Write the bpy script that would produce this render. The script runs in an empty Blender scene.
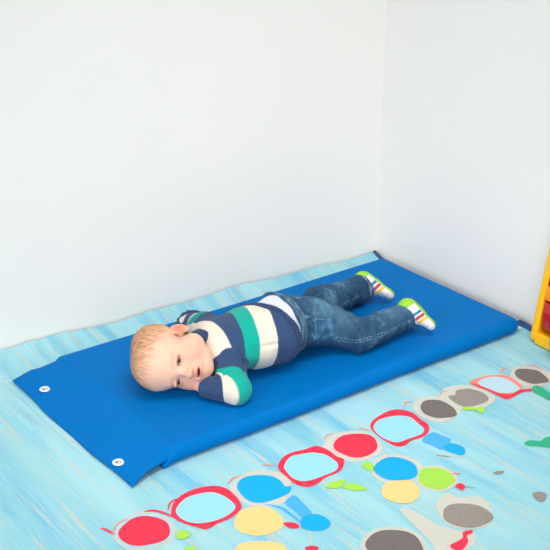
import bpy, bmesh, math, random
import numpy as np
from mathutils import Vector, Matrix

random.seed(7)
rng = np.random.default_rng(7)
SC = bpy.context.scene
COL = SC.collection

# ------------------------------------------------------------------ camera
cam_d = bpy.data.cameras.new('camera')
cam = bpy.data.objects.new('camera', cam_d); COL.objects.link(cam)
cam_d.sensor_width = 36.0
cam_d.lens = 1140.58 * 36.0 / 550.0
cam_d.clip_start = 0.05
RT = Vector((0.80185, -0.59751, -0.00282)); DN = Vector((-0.23613, -0.31254, -0.92009)); FW = Vector((0.54888, 0.73844, -0.39171))
mw = Matrix.Identity(4)
for i in range(3):
    mw[i][0] = RT[i]; mw[i][1] = -DN[i]; mw[i][2] = -FW[i]
mw.translation = Vector((-0.96906, -1.81498, 1.34331))
cam.matrix_world = mw
SC.camera = cam

# ------------------------------------------------------------------ light
world = bpy.data.worlds.new('world'); SC.world = world
world.use_nodes = True
bgn = world.node_tree.nodes['Background']
bgn.inputs[0].default_value = (1.0, 0.985, 0.965, 1)
bgn.inputs[1].default_value = 0.35

def area(name, loc, target, size, power, col=(1, 1, 1)):
    d = bpy.data.lights.new(name, 'AREA'); d.shape = 'RECTANGLE'; d.size, d.size_y = size
    d.energy = power; d.color = col
    o = bpy.data.objects.new(name, d); COL.objects.link(o); o.location = loc
    o.rotation_euler = (Vector(target) - Vector(loc)).to_track_quat('-Z', 'Y').to_euler()
    return o
WARM = (1, 0.975, 0.945)
area('ceiling_light', (-0.1, -0.9, 2.5), (-0.1, -0.85, 0), (1.6, 1.6), 6, WARM)
area('front_fill_light', (-1.1, -4.0, 1.3), (0.9, 0.6, 0.0), (2.6, 1.6), 46, WARM)  # unseen fill added behind the camera to even out the walls
area('left_fill_light', (-3.2, -0.9, 1.2), (1.2, 0.2, 0.1), (1.5, 1.4), 28, (0.98, 0.985, 1))  # unseen fill added from the left to brighten the right wall
for nm, loc, tg, sz, pw, sp in (('narrow_fill_light', (0.5, -0.6, 2.6), (0.5, 0.2, 0), (1.6, 1.2), 5.0, 60), ('narrow_fill_light', (-0.9, -2.6, 1.4), (0.7, 0.4, -0.35), (1.3, 0.9), 1.4, 45),
                            ('narrow_fill_light', (-2.4, -1.2, 1.4), (1.2, 0.1, -0.3), (1.3, 0.9), 2.5, 45)):
    area(nm, loc, tg, sz, pw, WARM).data.spread = math.radians(sp)  # unseen narrow fills added to lift the mat and lower walls
SC.view_settings.view_transform = 'Standard'
SC.view_settings.look = 'None'
SC.view_settings.gamma = 1
SC.view_settings.use_curve_mapping = False
SC.view_settings.exposure = 0.04

# ------------------------------------------------------------------ materials
def lin(c):
    r = []
    for v in c[:3]:
        v /= 255.0
        r.append(v / 12.92 if v <= 0.04045 else ((v + 0.055) / 1.055) ** 2.4)
    return (r[0], r[1], r[2], 1.0)

def mat(name, col, rough=0.6, noise=0.0, nscale=40.0, bump=0.0, bscale=200.0, spec=0.5, sheen=0.0, metal=0.0, attr=None, sss=0.0):
    m = bpy.data.materials.new(name); m.use_nodes = True
    nt = m.node_tree; b = nt.nodes['Principled BSDF']
    b.inputs['Roughness'].default_value = rough
    b.inputs['Specular IOR Level'].default_value = spec
    b.inputs['Metallic'].default_value = metal
    if sheen: b.inputs['Sheen Weight'].default_value = sheen
    if sss:
        b.inputs['Subsurface Weight'].default_value = sss
        b.inputs['Subsurface Radius'].default_value = (0.012, 0.005, 0.003)
        b.inputs['Subsurface Scale'].default_value = 0.5
    tc = nt.nodes.new('ShaderNodeTexCoord')
    src = None
    if attr:
        a = nt.nodes.new('ShaderNodeAttribute'); a.attribute_name = attr; src = a.outputs['Color']
    else:
        r = nt.nodes.new('ShaderNodeRGB'); r.outputs[0].default_value = lin(col); src = r.outputs[0]
    if noise:
        n = nt.nodes.new('ShaderNodeTexNoise'); n.inputs['Scale'].default_value = nscale; n.inputs['Detail'].default_value = 4
        nt.links.new(tc.outputs['Object'], n.inputs['Vector'])
        mr = nt.nodes.new('ShaderNodeMapRange'); mr.inputs[1].default_value = 0.3; mr.inputs[2].default_value = 0.7
        mr.inputs[3].default_value = 1 - noise; mr.inputs[4].default_value = 1 + noise
        nt.links.new(n.outputs['Fac'], mr.inputs[0])
        mx = nt.nodes.new('ShaderNodeVectorMath'); mx.operation = 'SCALE'
        nt.links.new(src, mx.inputs[0]); nt.links.new(mr.outputs[0], mx.inputs['Scale']); src = mx.outputs[0]
    nt.links.new(src, b.inputs['Base Color'])
    if bump:
        n2 = nt.nodes.new('ShaderNodeTexNoise'); n2.inputs['Scale'].default_value = bscale; n2.inputs['Detail'].default_value = 3
        nt.links.new(tc.outputs['Object'], n2.inputs['Vector'])
        bp = nt.nodes.new('ShaderNodeBump'); bp.inputs['Strength'].default_value = bump; bp.inputs['Distance'].default_value = 0.002
        nt.links.new(n2.outputs['Fac'], bp.inputs['Height']); nt.links.new(bp.outputs[0], b.inputs['Normal'])
    return m

M_wall = mat('wall_paint', (240, 239, 236), 0.75, noise=0.008, nscale=3, bump=0.05, bscale=300)
M_floor = mat('floor_vinyl', (205, 195, 180), 0.5, noise=0.05)
M_vinyl = mat('blue_vinyl', (0, 108, 183), 0.55, noise=0.02, nscale=12, bump=0.15, bscale=500, spec=0.04)
M_vseam = mat('blue_vinyl_piping', (0, 96, 178), 0.5)
M_yellow = mat('yellow_plastic', (255, 190, 0), 0.3)
M_orange = mat('orange_plastic', (255, 150, 10), 0.3)
M_redp = mat('dark_red_plastic', (178, 22, 32), 0.22)
M_bluep = mat('blue_plastic', (30, 120, 210), 0.25)
M_pinkp = mat('pink_plastic', (225, 135, 125), 0.35)
M_navyb = mat('navy_binding', (28, 74, 132), 0.7, noise=0.1)
M_chrome = mat('grommet_metal', (235, 235, 232), 0.3, metal=0.35)
M_dark = mat('grommet_gap', (90, 80, 75), 0.7)
M_tag = mat('tag_cloth', (215, 215, 205), 0.7)

def rug_mat():
    m = bpy.data.materials.new('woven_aqua_rug'); m.use_nodes = True
    nt = m.node_tree; L = nt.links; b = nt.nodes['Principled BSDF']; b.inputs['Roughness'].default_value = 0.62
    b.inputs['Specular IOR Level'].default_value = 0.3
    tc = nt.nodes.new('ShaderNodeTexCoord')
    def streak(sx, sy, off, det=3):
        mp = nt.nodes.new('ShaderNodeMapping'); mp.inputs['Scale'].default_value = (sx, sy, 1); mp.inputs['Location'].default_value = (off, off * .7, 0)
        mp.inputs['Rotation'].default_value = (0, 0, 0.05)
        n = nt.nodes.new('ShaderNodeTexNoise'); n.inputs['Scale'].default_value = 1; n.inputs['Detail'].default_value = det
        L.new(tc.outputs['Object'], mp.inputs[0]); L.new(mp.outputs[0], n.inputs['Vector'])
        return n.outputs['Fac']
    def ramp(f, stops, interp='LINEAR'):
        r = nt.nodes.new('ShaderNodeValToRGB'); r.color_ramp.interpolation = interp
        e = r.color_ramp.elements
        e[0].position, e[0].color = stops[0][0], stops[0][1]
        e[1].position, e[1].color = stops[1][0], stops[1][1]
        for p_, c_ in stops[2:]:
            k = e.new(p_); k.color = c_
        L.new(f, r.inputs[0]); return r.outputs[0]
    def mix(f, a, c):
        x = nt.nodes.new('ShaderNodeMix'); x.data_type = 'RGBA'
        L.new(f, x.inputs['Factor']); L.new(a, x.inputs['A']); L.new(c, x.inputs['B']); return x.outputs['Result']
    W = lambda v: (v, v, v, 1)
    base = ramp(streak(15, 1.2, 3.1, 3), [(0.34, lin((112, 190, 218))), (0.46, lin((138, 205, 221))), (0.6, lin((156, 213, 222)))])
    mid = ramp(streak(9, 1.0, 9.3, 2), [(0.5, lin((170, 222, 230))), (0.62, lin((108, 190, 224)))])
    f1 = ramp(streak(10, 1.1, 17.7, 2), [(0.5, W(0)), (0.6, W(0.75))])
    c = mix(f1, base, mid)
    sand = ramp(streak(130, 5, 5.5, 3), [(0.5, lin((196, 208, 200))), (0.7, lin((206, 196, 176)))])
    f2 = ramp(streak(95, 4.5, 29.0, 3), [(0.55, W(0)), (0.66, W(0.75))])
    c = mix(f2, c, sand)
    f3 = ramp(streak(420, 10, 41.0, 2), [(0.45, W(0)), (0.7, W(0.5))])
    w_ = nt.nodes.new('ShaderNodeRGB'); w_.outputs[0].default_value = lin((180, 222, 228))
    c = mix(f3, c, w_.outputs[0])
    L.new(c, b.inputs['Base Color'])
    wv = nt.nodes.new('ShaderNodeTexWave'); wv.inputs['Scale'].default_value = 95; wv.bands_direction = 'X'
    wv.inputs['Distortion'].default_value = 0.6
    L.new(tc.outputs['Object'], wv.inputs['Vector'])
    bp = nt.nodes.new('ShaderNodeBump'); bp.inputs['Strength'].default_value = 0.5; bp.inputs['Distance'].default_value = 0.0014
    L.new(wv.outputs['Fac'], bp.inputs['Height']); L.new(bp.outputs[0], b.inputs['Normal'])
    return m
M_rug = rug_mat()

def print_mat(name, col, alpha_streak=0.05):
    return mat(name, col, 0.65, noise=alpha_streak, nscale=260, bump=0.2, bscale=420, spec=0.25)
PM = dict(red=print_mat('print_red', (240, 50, 78)), blue=print_mat('print_blue', (0, 168, 232)),
          sky=print_mat('print_sky', (72, 172, 246)), peach=print_mat('print_peach', (250, 204, 136), .02),
          lime=print_mat('print_lime', (160, 216, 78)), green=print_mat('print_green', (44, 172, 130)),
          grey=print_mat('print_grey', (146, 138, 132), .12), dark=print_mat('print_dark_grey', (112, 106, 104), .12),
          beige=print_mat('print_beige', (200, 202, 192), .05), lens=print_mat('print_lens', (150, 212, 230), .03),
          salmon=print_mat('print_salmon', (240, 140, 125)), pinklens=print_mat('print_pink_lens', (180, 214, 228), .03))

# ------------------------------------------------------------------ helpers
def mesh_obj(name, V, F, m, parent=None, smooth=True, cols=None, mats=None, midx=None):
    me = bpy.data.meshes.new(name)
    V = np.asarray(V, dtype=np.float64)
    me.from_pydata(V.tolist() if len(V) < 20000 else [], [], F if len(V) < 20000 else [])
    if len(V) >= 20000:
        F = np.asarray(F, dtype=np.int32)
        me.vertices.add(len(V)); me.vertices.foreach_set('co', V.astype(np.float32).ravel())
        k = F.shape[1]
        me.loops.add(F.size); me.loops.foreach_set('vertex_index', F.ravel())
        me.polygons.add(len(F)); me.polygons.foreach_set('loop_start', np.arange(0, F.size, k, dtype=np.int32))
        me.update(calc_edges=True)
    if cols is not None:
        at = me.attributes.new('paint', 'FLOAT_COLOR', 'POINT')
        c4 = np.ones((len(V), 4), np.float32); c4[:, :3] = cols
        at.data.foreach_set('color', c4.ravel())
    for q in (mats or [m]): me.materials.append(q)
    if midx is not None: me.polygons.foreach_set('material_index', np.asarray(midx, np.int32))
    if smooth: me.polygons.foreach_set('use_smooth', np.ones(len(me.polygons), bool))
    me.validate(); me.update()
    o = bpy.data.objects.new(name, me); COL.objects.link(o)
    if parent: o.parent = parent
    return o

def bm_obj(name, bm, m, parent=None, smooth=False):
    me = bpy.data.meshes.new(name); bm.normal_update(); bm.to_mesh(me); bm.free()
    me.materials.append(m)
    if smooth: me.polygons.foreach_set('use_smooth', np.ones(len(me.polygons), bool))
    o = bpy.data.objects.new(name, me); COL.objects.link(o)
    if parent: o.parent = parent
    return o

def thing(name, label, cat, loc=(0, 0, 0), group=None):
    o = bpy.data.objects.new(name, None); COL.objects.link(o); o.location = loc
    o.empty_display_size = 0.05
    o['label'] = label; o['category'] = cat
    if group: o['group'] = group
    return o
def tag(o, label, cat, group=None, kind=None):
    o['label'] = label; o['category'] = cat
    if group: o['group'] = group
    if kind: o['kind'] = kind
def setp(o, parent):
    o.parent = parent; o.matrix_parent_inverse = Matrix.Translation(-Vector(parent.location)); return o

def box_obj(name, size, loc, m, rotz=0, bevel=0.0, parent=None):
    bm = bmesh.new(); bmesh.ops.create_cube(bm, size=1)
    bmesh.ops.scale(bm, vec=size, verts=bm.verts)
    if bevel: bmesh.ops.bevel(bm, geom=bm.edges[:], offset=bevel, segments=3, affect='EDGES', profile=0.5)
    bmesh.ops.rotate(bm, verts=bm.verts, cent=(0, 0, 0), matrix=Matrix.Rotation(rotz, 3, 'Z'))
    bmesh.ops.translate(bm, verts=bm.verts, vec=loc)
    return bm_obj(name, bm, m, parent, smooth=bevel > 0)

# ------------------------------------------------------------------ the room
PHI = -0.045
CR, SR = math.cos(PHI), math.sin(PHI)
SB = -0.018                      # the right wall runs almost square to the mat
CORN = Vector((1.262, 0.648))
def room(a, b):      # a along the back wall (negative = left), b out of it towards the camera
    return (CORN.x + a * CR + b * SB, CORN.y + a * SR - b * CR)
def wall(name, a0, a1, b0, b1, h=2.6):
    pts = [room(a0, b0), room(a1, b0), room(a1, b1), room(a0, b1)]
    V = [(x, y, 0) for x, y in pts] + [(x, y, h) for x, y in pts]
    F = [(0, 3, 2, 1), (4, 5, 6, 7), (0, 1, 5, 4), (1, 2, 6, 5), (2, 3, 7, 6), (3, 0, 4, 7)]
    o = mesh_obj(name, V, F, M_wall, smooth=False); o['kind'] = 'structure'; return o
wall('wall_back', -3.2, 0.0, 0.0, -0.1)
wall('wall_right', 0.0, 0.1, -0.1, 3.0)
V = [(*room(-3.2, -0.1), 0), (*room(0.1, -0.1), 0), (*room(0.1, 3.0), 0), (*room(-3.2, 3.0), 0)]
V = [(x, y, -0.003) for x, y, z in V] + [(x, y, -0.08) for x, y, z in V]
fl = mesh_obj('floor', V, [(3, 2, 1, 0), (4, 5, 6, 7), (0, 1, 5, 4), (1, 2, 6, 5), (2, 3, 7, 6), (3, 0, 4, 7)], M_floor, smooth=False)
fl['kind'] = 'structure'

# ------------------------------------------------------------------ rug
def build_rug():
    A = np.concatenate([np.linspace(-2.4, -1.45, 60, endpoint=False), np.linspace(-1.45, -0.012, 520)])
    B = np.concatenate([np.linspace(0.004, 0.16, 70, endpoint=False), np.linspace(0.16, 1.9, 90)])
    a, b = np.meshgrid(A, B, indexing='ij')
    # the back edge rides up the wall in soft folds
    edge = np.clip((0.062 - b) / 0.058, 0, 1)
    lift = 0.020 + 0.004 * np.sin(a * 9) + 0.003 * np.sin(a * 23 + 1)
    z = lift * edge ** 1.6
    pleat = np.sin(a * 62 + 5 * np.sin(a * 4.3) + b * 18) * 0.5 + np.sin(a * 117 + 3 * np.sin(a * 7) + 2) * 0.3
    near = np.exp(-((b - 0.055) / 0.05) ** 2)
    left = 1 / (1 + np.exp((a + 0.95) * 9))
    z = z + (0.0022 + 0.0065 * left) * (1 + pleat) * near
    # gentle swell of the weave left of the mat
    z = z + 0.0025 * left * (1 + np.sin(a * 20 + b * 4)) * np.exp(-((b - 0.2) / 0.2) ** 2)
    z = z + 0.0008 + 0.016 * np.clip((a + 0.036) / 0.026, 0, 1) ** 1.5 * (b > 0.60) * np.clip((0.675 - b) / 0.03, 0, 1)
    X = CORN.x + a * CR + b * SB; Y = CORN.y + a * SR - b * CR
    z = z + 0.0065 * np.exp(-((X + 0.052 - 0.012 * np.sin(Y * 12)) / 0.016) ** 2) * np.exp(-((Y - 0.36) / 0.17) ** 2) * (0.75 + 0.25 * np.sin(Y * 40))
    # never poke up through the mat
    inside = (X > -0.03) & (X < 1.215) & (Y < 0.575) & (Y > -0.05)
    z = np.where(inside, 0.0008, z)
    V = np.stack([X.ravel(), Y.ravel(), z.ravel()], 1)
    nx, ny = a.shape
    i = np.arange(nx - 1)[:, None] * ny + np.arange(ny - 1)[None, :]
    F = np.stack([i, i + 1, i + ny + 1, i + ny], -1).reshape(-1, 4)
    F = F[:, ::-1]
    am = (a[:-1, :-1] + a[1:, 1:]).ravel() / 2
    F = F[:, ::-1]
    mi = (am > -0.027).astype(int)
    mats = [M_rug, M_navyb]
    # printed motifs lie in the flat front part of the weave
    from mathutils.geometry import tessellate_polygon
    VV = [V]; off = len(V); tris = []; tmi = []
    names = list(PM.keys())
    def smooth_poly(P, n=5):
        P = [Vector(q) for q in P]; out = []; m_ = len(P)
        for k in range(m_):
            p0, p1, p2, p3 = P[k - 1], P[k], P[(k + 1) % m_], P[(k + 2) % m_]
            for s in range(n):
                t = s / n
                out.append(0.5 * ((2 * p1) + (p2 - p0) * t + (2 * p0 - 5 * p1 + 4 * p2 - p3) * t * t + (3 * p1 - p0 - 3 * p2 + p3) * t ** 3))
        return out
    def stroke(P, w):
        P = [Vector(q) for q in P]; l, r = [], []
        for k, q in enumerate(P):
            d = (P[min(k + 1, len(P) - 1)] - P[max(k - 1, 0)]).normalized(); n = Vector((-d.y, d.x))
            ww = w * (0.45 if k in (0, len(P) - 1) else 1)
            l.append(q + n * ww / 2); r.append(q - n * ww / 2)
        return l + r[::-1]
    def put(poly, colname, layer):
        nonlocal off
        zz = 0.0013 + layer * 0.0004 + (len(VV) % 12) * 0.00003
        t = tessellate_polygon([[Vector((q.x, q.y, 0)) for q in poly]])
        VV.append(np.array([(q.x, q.y, zz) for q in poly]))
        for (i0, i1, i2) in t:
            tris.append((i0 + off, i1 + off, i2 + off)); tmi.append(2 + names.index(colname))
        off += len(poly)
    for P, c, l in MOTIFS: put(smooth_poly(P), c, l)
    for P, w, c, l in STROKES: put(smooth_poly(stroke(P, w), 4), c, l)
    VA = np.concatenate(VV)
    me = bpy.data.meshes.new('play_rug')
    faces = F.tolist() + tris
    me.from_pydata(VA.tolist(), [], faces)
    for q in mats + [PM[n] for n in names]: me.materials.append(q)
    me.polygons.foreach_set('material_index', np.array(list(mi) + tmi, np.int32))
    me.polygons.foreach_set('use_smooth', np.array([True] * len(F) + [False] * len(tris)))
    me.update()
    # printed faces must look up
    o = bpy.data.objects.new('play_rug', me); COL.objects.link(o)
    tag(o, 'pale aqua woven rug printed with red rings and blue, peach, green and grey ovals', 'rug')
    return o

MOTIFS = [
 # beige haloes
 ([(-0.0095,-0.1896), (-0.0187,-0.2050), (-0.0319,-0.2177), (-0.0489,-0.2239), (-0.0663,-0.2227), (-0.0821,-0.2181), (-0.0972,-0.2119), (-0.1106,-0.2019), (-0.1195,-0.1871), (-0.1233,-0.1701), (-0.1229,-0.1524), (-0.1175,-0.1351), (-0.1061,-0.1211), (-0.0916,-0.1114), (-0.0762,-0.1036), (-0.0589,-0.0980), (-0.0405,-0.0991), (-0.0248,-0.1085), (-0.0135,-0.1226), (-0.0055,-0.1381), (-0.0014,-0.1553), (-0.0032,-0.1731)], 'beige', 0), ([(-0.0147,-0.1870), (-0.0228,-0.2006), (-0.0345,-0.2119), (-0.0498,-0.2172), (-0.0655,-0.2161), (-0.0798,-0.2119), (-0.0934,-0.2063), (-0.1056,-0.1972), (-0.1138,-0.1840), (-0.1172,-0.1688), (-0.1170,-0.1531), (-0.1122,-0.1378), (-0.1021,-0.1255), (-0.0891,-0.1170), (-0.0753,-0.1102), (-0.0598,-0.1054), (-0.0433,-0.1065), (-0.0292,-0.1151), (-0.0189,-0.1275), (-0.0115,-0.1414), (-0.0077,-0.1566), (-0.0092,-0.1724)], 'lens', 1),
 ([(0.2596,-0.2176), (0.2476,-0.2320), (0.2320,-0.2431), (0.2137,-0.2476), (0.1953,-0.2460), (0.1781,-0.2402), (0.1636,-0.2292), (0.1543,-0.2134), (0.1500,-0.1958), (0.1477,-0.1778), (0.1484,-0.1585), (0.1562,-0.1398), (0.1710,-0.1262), (0.1886,-0.1179), (0.2069,-0.1131), (0.2257,-0.1131), (0.2432,-0.1197), (0.2581,-0.1308), (0.2708,-0.1450), (0.2790,-0.1631), (0.2784,-0.1835), (0.2703,-0.2019)], 'beige', 0), ([(0.5215,-0.2079), (0.5078,-0.2211), (0.4894,-0.2278), (0.4703,-0.2293), (0.4516,-0.2271), (0.4344,-0.2201), (0.4205,-0.2084), (0.4097,-0.1943), (0.4010,-0.1783), (0.3975,-0.1600), (0.4030,-0.1421), (0.4152,-0.1279), (0.4294,-0.1165), (0.4453,-0.1069), (0.4641,-0.1019), (0.4838,-0.1036), (0.5024,-0.1105), (0.5189,-0.1215), (0.5304,-0.1373), (0.5340,-0.1558), (0.5322,-0.1737), (0.5287,-0.1909)], 'beige', 0),
 ([(0.5269,-0.3352), (0.5141,-0.3464), (0.4980,-0.3525), (0.4812,-0.3518), (0.4660,-0.3472), (0.4515,-0.3413), (0.4379,-0.3325), (0.4285,-0.3190), (0.4255,-0.3028), (0.4270,-0.2865), (0.4322,-0.2709), (0.4420,-0.2576), (0.4557,-0.2481), (0.4708,-0.2414), (0.4874,-0.2367), (0.5052,-0.2374), (0.5205,-0.2460), (0.5309,-0.2595), (0.5381,-0.2740), (0.5429,-0.2895), (0.5426,-0.3060), (0.5367,-0.3215)], 'beige', 0), ([(0.5556,-0.4079), (0.5428,-0.4142), (0.5298,-0.4164), (0.5173,-0.4170), (0.5046,-0.4156), (0.4934,-0.4096), (0.4857,-0.3992), (0.4814,-0.3868), (0.4801,-0.3734), (0.4832,-0.3598), (0.4905,-0.3477), (0.4996,-0.3374), (0.5102,-0.3278), (0.5231,-0.3210), (0.5372,-0.3206), (0.5494,-0.3260), (0.5594,-0.3340), (0.5677,-0.3437), (0.5727,-0.3558), (0.5733,-0.3695), (0.5708,-0.3833), (0.5653,-0.3968)], 'beige', 0), ([(0.3393,-0.5434), (0.3260,-0.5547), (0.3092,-0.5595), (0.2917,-0.5582), (0.2750,-0.5527), (0.2602,-0.5425), (0.2498,-0.5276), (0.2436,-0.5109), (0.2392,-0.4936), (0.2377,-0.4748), (0.2432,-0.4567), (0.2558,-0.4434), (0.2713,-0.4350), (0.2878,-0.4298), (0.3054,-0.4290), (0.3226,-0.4345), (0.3380,-0.4449), (0.3514,-0.4584), (0.3608,-0.4758), (0.3624,-0.4954), (0.3568,-0.5134), (0.3488,-0.5289)], 'beige', 0),
 ([(0.7757,-0.1979), (0.7612,-0.2076), (0.7450,-0.2123), (0.7288,-0.2142), (0.7122,-0.2137), (0.6968,-0.2078), (0.6863,-0.1955), (0.6814,-0.1802), (0.6796,-0.1646), (0.6803,-0.1485), (0.6861,-0.1326), (0.6968,-0.1188), (0.7105,-0.1074), (0.7268,-0.0992), (0.7445,-0.0974), (0.7605,-0.1028), (0.7737,-0.1118), (0.7857,-0.1218), (0.7954,-0.1350), (0.7988,-0.1516), (0.7950,-0.1687), (0.7869,-0.1844)], 'beige', 0), ([(0.8774,-0.2106), (0.8607,-0.2182), (0.8432,-0.2212), (0.8259,-0.2222), (0.8084,-0.2192), (0.7927,-0.2106), (0.7800,-0.1979), (0.7704,-0.1828), (0.7658,-0.1655), (0.7687,-0.1481), (0.7773,-0.1332), (0.7877,-0.1200), (0.8002,-0.1076), (0.8169,-0.0996), (0.8360,-0.0993), (0.8540,-0.1053), (0.8701,-0.1147), (0.8830,-0.1279), (0.8906,-0.1443), (0.8933,-0.1615), (0.8935,-0.1790), (0.8891,-0.1965)], 'beige', 0), ([(1.0664,-0.2224), (1.0527,-0.2304), (1.0376,-0.2337), (1.0228,-0.2335), (1.0081,-0.2312), (0.9943,-0.2252), (0.9849,-0.2139), (0.9816,-0.1994), (0.9821,-0.1849), (0.9845,-0.1705), (0.9905,-0.1564), (1.0013,-0.1445), (1.0149,-0.1357), (1.0302,-0.1298), (1.0464,-0.1288), (1.0609,-0.1344), (1.0718,-0.1441), (1.0808,-0.1549), (1.0885,-0.1673), (1.0911,-0.1823), (1.0867,-0.1977), (1.0778,-0.2111)], 'beige', 0),
 ([(0.4648,-0.4353), (0.5083,-0.4229), (0.5128,-0.4445), (0.5234,-0.4570), (0.5490,-0.4717), (0.5471,-0.5016), (0.5304,-0.5284), (0.5103,-0.5475), (0.4804,-0.5543), (0.4409,-0.5329), (0.4299,-0.4997), (0.4435,-0.4631)], 'beige', 0),
 ([(0.3869,-0.4119), (0.4051,-0.4190), (0.4114,-0.4562), (0.4156,-0.4974), (0.4323,-0.5306), (0.4503,-0.5564), (0.4246,-0.5813), (0.3903,-0.5831), (0.3480,-0.5667), (0.3634,-0.5234), (0.3731,-0.4737)], 'beige', 0),
 # ovals
 ([(-0.0181,-0.1853), (-0.0253,-0.1973), (-0.0359,-0.2071), (-0.0498,-0.2116), (-0.0643,-0.2103), (-0.0775,-0.2063), (-0.0902,-0.2010), (-0.1016,-0.1927), (-0.1093,-0.1808), (-0.1128,-0.1671), (-0.1128,-0.1531), (-0.1087,-0.1396), (-0.0996,-0.1288), (-0.0878,-0.1215), (-0.0752,-0.1158), (-0.0612,-0.1118), (-0.0460,-0.1132), (-0.0329,-0.1210), (-0.0233,-0.1323), (-0.0162,-0.1447), (-0.0124,-0.1584), (-0.0134,-0.1723)], 'red', 2), ([(0.5151,-0.1978), (0.5050,-0.2077), (0.4921,-0.2140), (0.4779,-0.2166), (0.4636,-0.2163), (0.4498,-0.2122), (0.4391,-0.2031), (0.4331,-0.1909), (0.4299,-0.1784), (0.4278,-0.1654), (0.4295,-0.1515), (0.4370,-0.1390), (0.4484,-0.1296), (0.4617,-0.1231), (0.4762,-0.1200), (0.4906,-0.1221), (0.5034,-0.1279), (0.5149,-0.1355), (0.5252,-0.1454), (0.5307,-0.1588), (0.5290,-0.1733), (0.5229,-0.1863)], 'red', 2),
 ([(0.1707,-0.1461), (0.1908,-0.1284), (0.2131,-0.1262), (0.2362,-0.1378), (0.2539,-0.1568), (0.2577,-0.1835), (0.2532,-0.2035), (0.2632,-0.2110), (0.2481,-0.2273), (0.2277,-0.2302), (0.2081,-0.2289), (0.1794,-0.2230), (0.1628,-0.2039), (0.1622,-0.1764)], 'blue', 2),
 ([(0.1772,-0.3014), (0.1675,-0.3121), (0.1541,-0.3171), (0.1403,-0.3179), (0.1270,-0.3168), (0.1139,-0.3128), (0.1027,-0.3048), (0.0942,-0.2937), (0.0882,-0.2809), (0.0858,-0.2667), (0.0893,-0.2528), (0.0975,-0.2416), (0.1072,-0.2324), (0.1181,-0.2240), (0.1315,-0.2187), (0.1461,-0.2197), (0.1594,-0.2259), (0.1708,-0.2349), (0.1795,-0.2465), (0.1837,-0.2602), (0.1838,-0.2742), (0.1819,-0.2879)], 'peach', 1), ([(0.1221,-0.3855), (0.1143,-0.3921), (0.1037,-0.3950), (0.0918,-0.3951), (0.0791,-0.3935), (0.0657,-0.3886), (0.0538,-0.3793), (0.0456,-0.3677), (0.0402,-0.3561), (0.0363,-0.3445), (0.0356,-0.3331), (0.0395,-0.3234), (0.0470,-0.3163), (0.0569,-0.3116), (0.0694,-0.3108), (0.0830,-0.3152), (0.0955,-0.3227), (0.1071,-0.3310), (0.1182,-0.3409), (0.1262,-0.3530), (0.1286,-0.3654), (0.1266,-0.3763)], 'peach', 1),
 ([(0.2454,-0.3635), (0.2388,-0.3683), (0.2312,-0.3705), (0.2233,-0.3710), (0.2154,-0.3693), (0.2084,-0.3651), (0.2026,-0.3594), (0.1975,-0.3527), (0.1940,-0.3446), (0.1940,-0.3360), (0.1974,-0.3284), (0.2022,-0.3223), (0.2077,-0.3169), (0.2146,-0.3131), (0.2226,-0.3122), (0.2307,-0.3139), (0.2384,-0.3175), (0.2449,-0.3235), (0.2486,-0.3315), (0.2498,-0.3398), (0.2500,-0.3479), (0.2491,-0.3561)], 'blue', 2), ([(0.5144,-0.3281), (0.5051,-0.3372), (0.4928,-0.3424), (0.4794,-0.3413), (0.4674,-0.3361), (0.4567,-0.3297), (0.4468,-0.3213), (0.4399,-0.3100), (0.4371,-0.2971), (0.4375,-0.2838), (0.4412,-0.2709), (0.4495,-0.2605), (0.4609,-0.2543), (0.4730,-0.2507), (0.4856,-0.2483), (0.4991,-0.2493), (0.5113,-0.2561), (0.5199,-0.2671), (0.5255,-0.2795), (0.5283,-0.2926), (0.5269,-0.3058), (0.5217,-0.3176)], 'blue', 2), ([(0.4641,-0.3897), (0.4541,-0.3972), (0.4428,-0.4023), (0.4307,-0.4052), (0.4185,-0.4040), (0.4085,-0.3979), (0.4017,-0.3890), (0.3964,-0.3796), (0.3923,-0.3691), (0.3921,-0.3572), (0.3968,-0.3457), (0.4045,-0.3356), (0.4143,-0.3274), (0.4261,-0.3225), (0.4383,-0.3218), (0.4498,-0.3239), (0.4611,-0.3273), (0.4714,-0.3337), (0.4774,-0.3443), (0.4780,-0.3566), (0.4756,-0.3684), (0.4713,-0.3797)], 'peach', 1),
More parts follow.
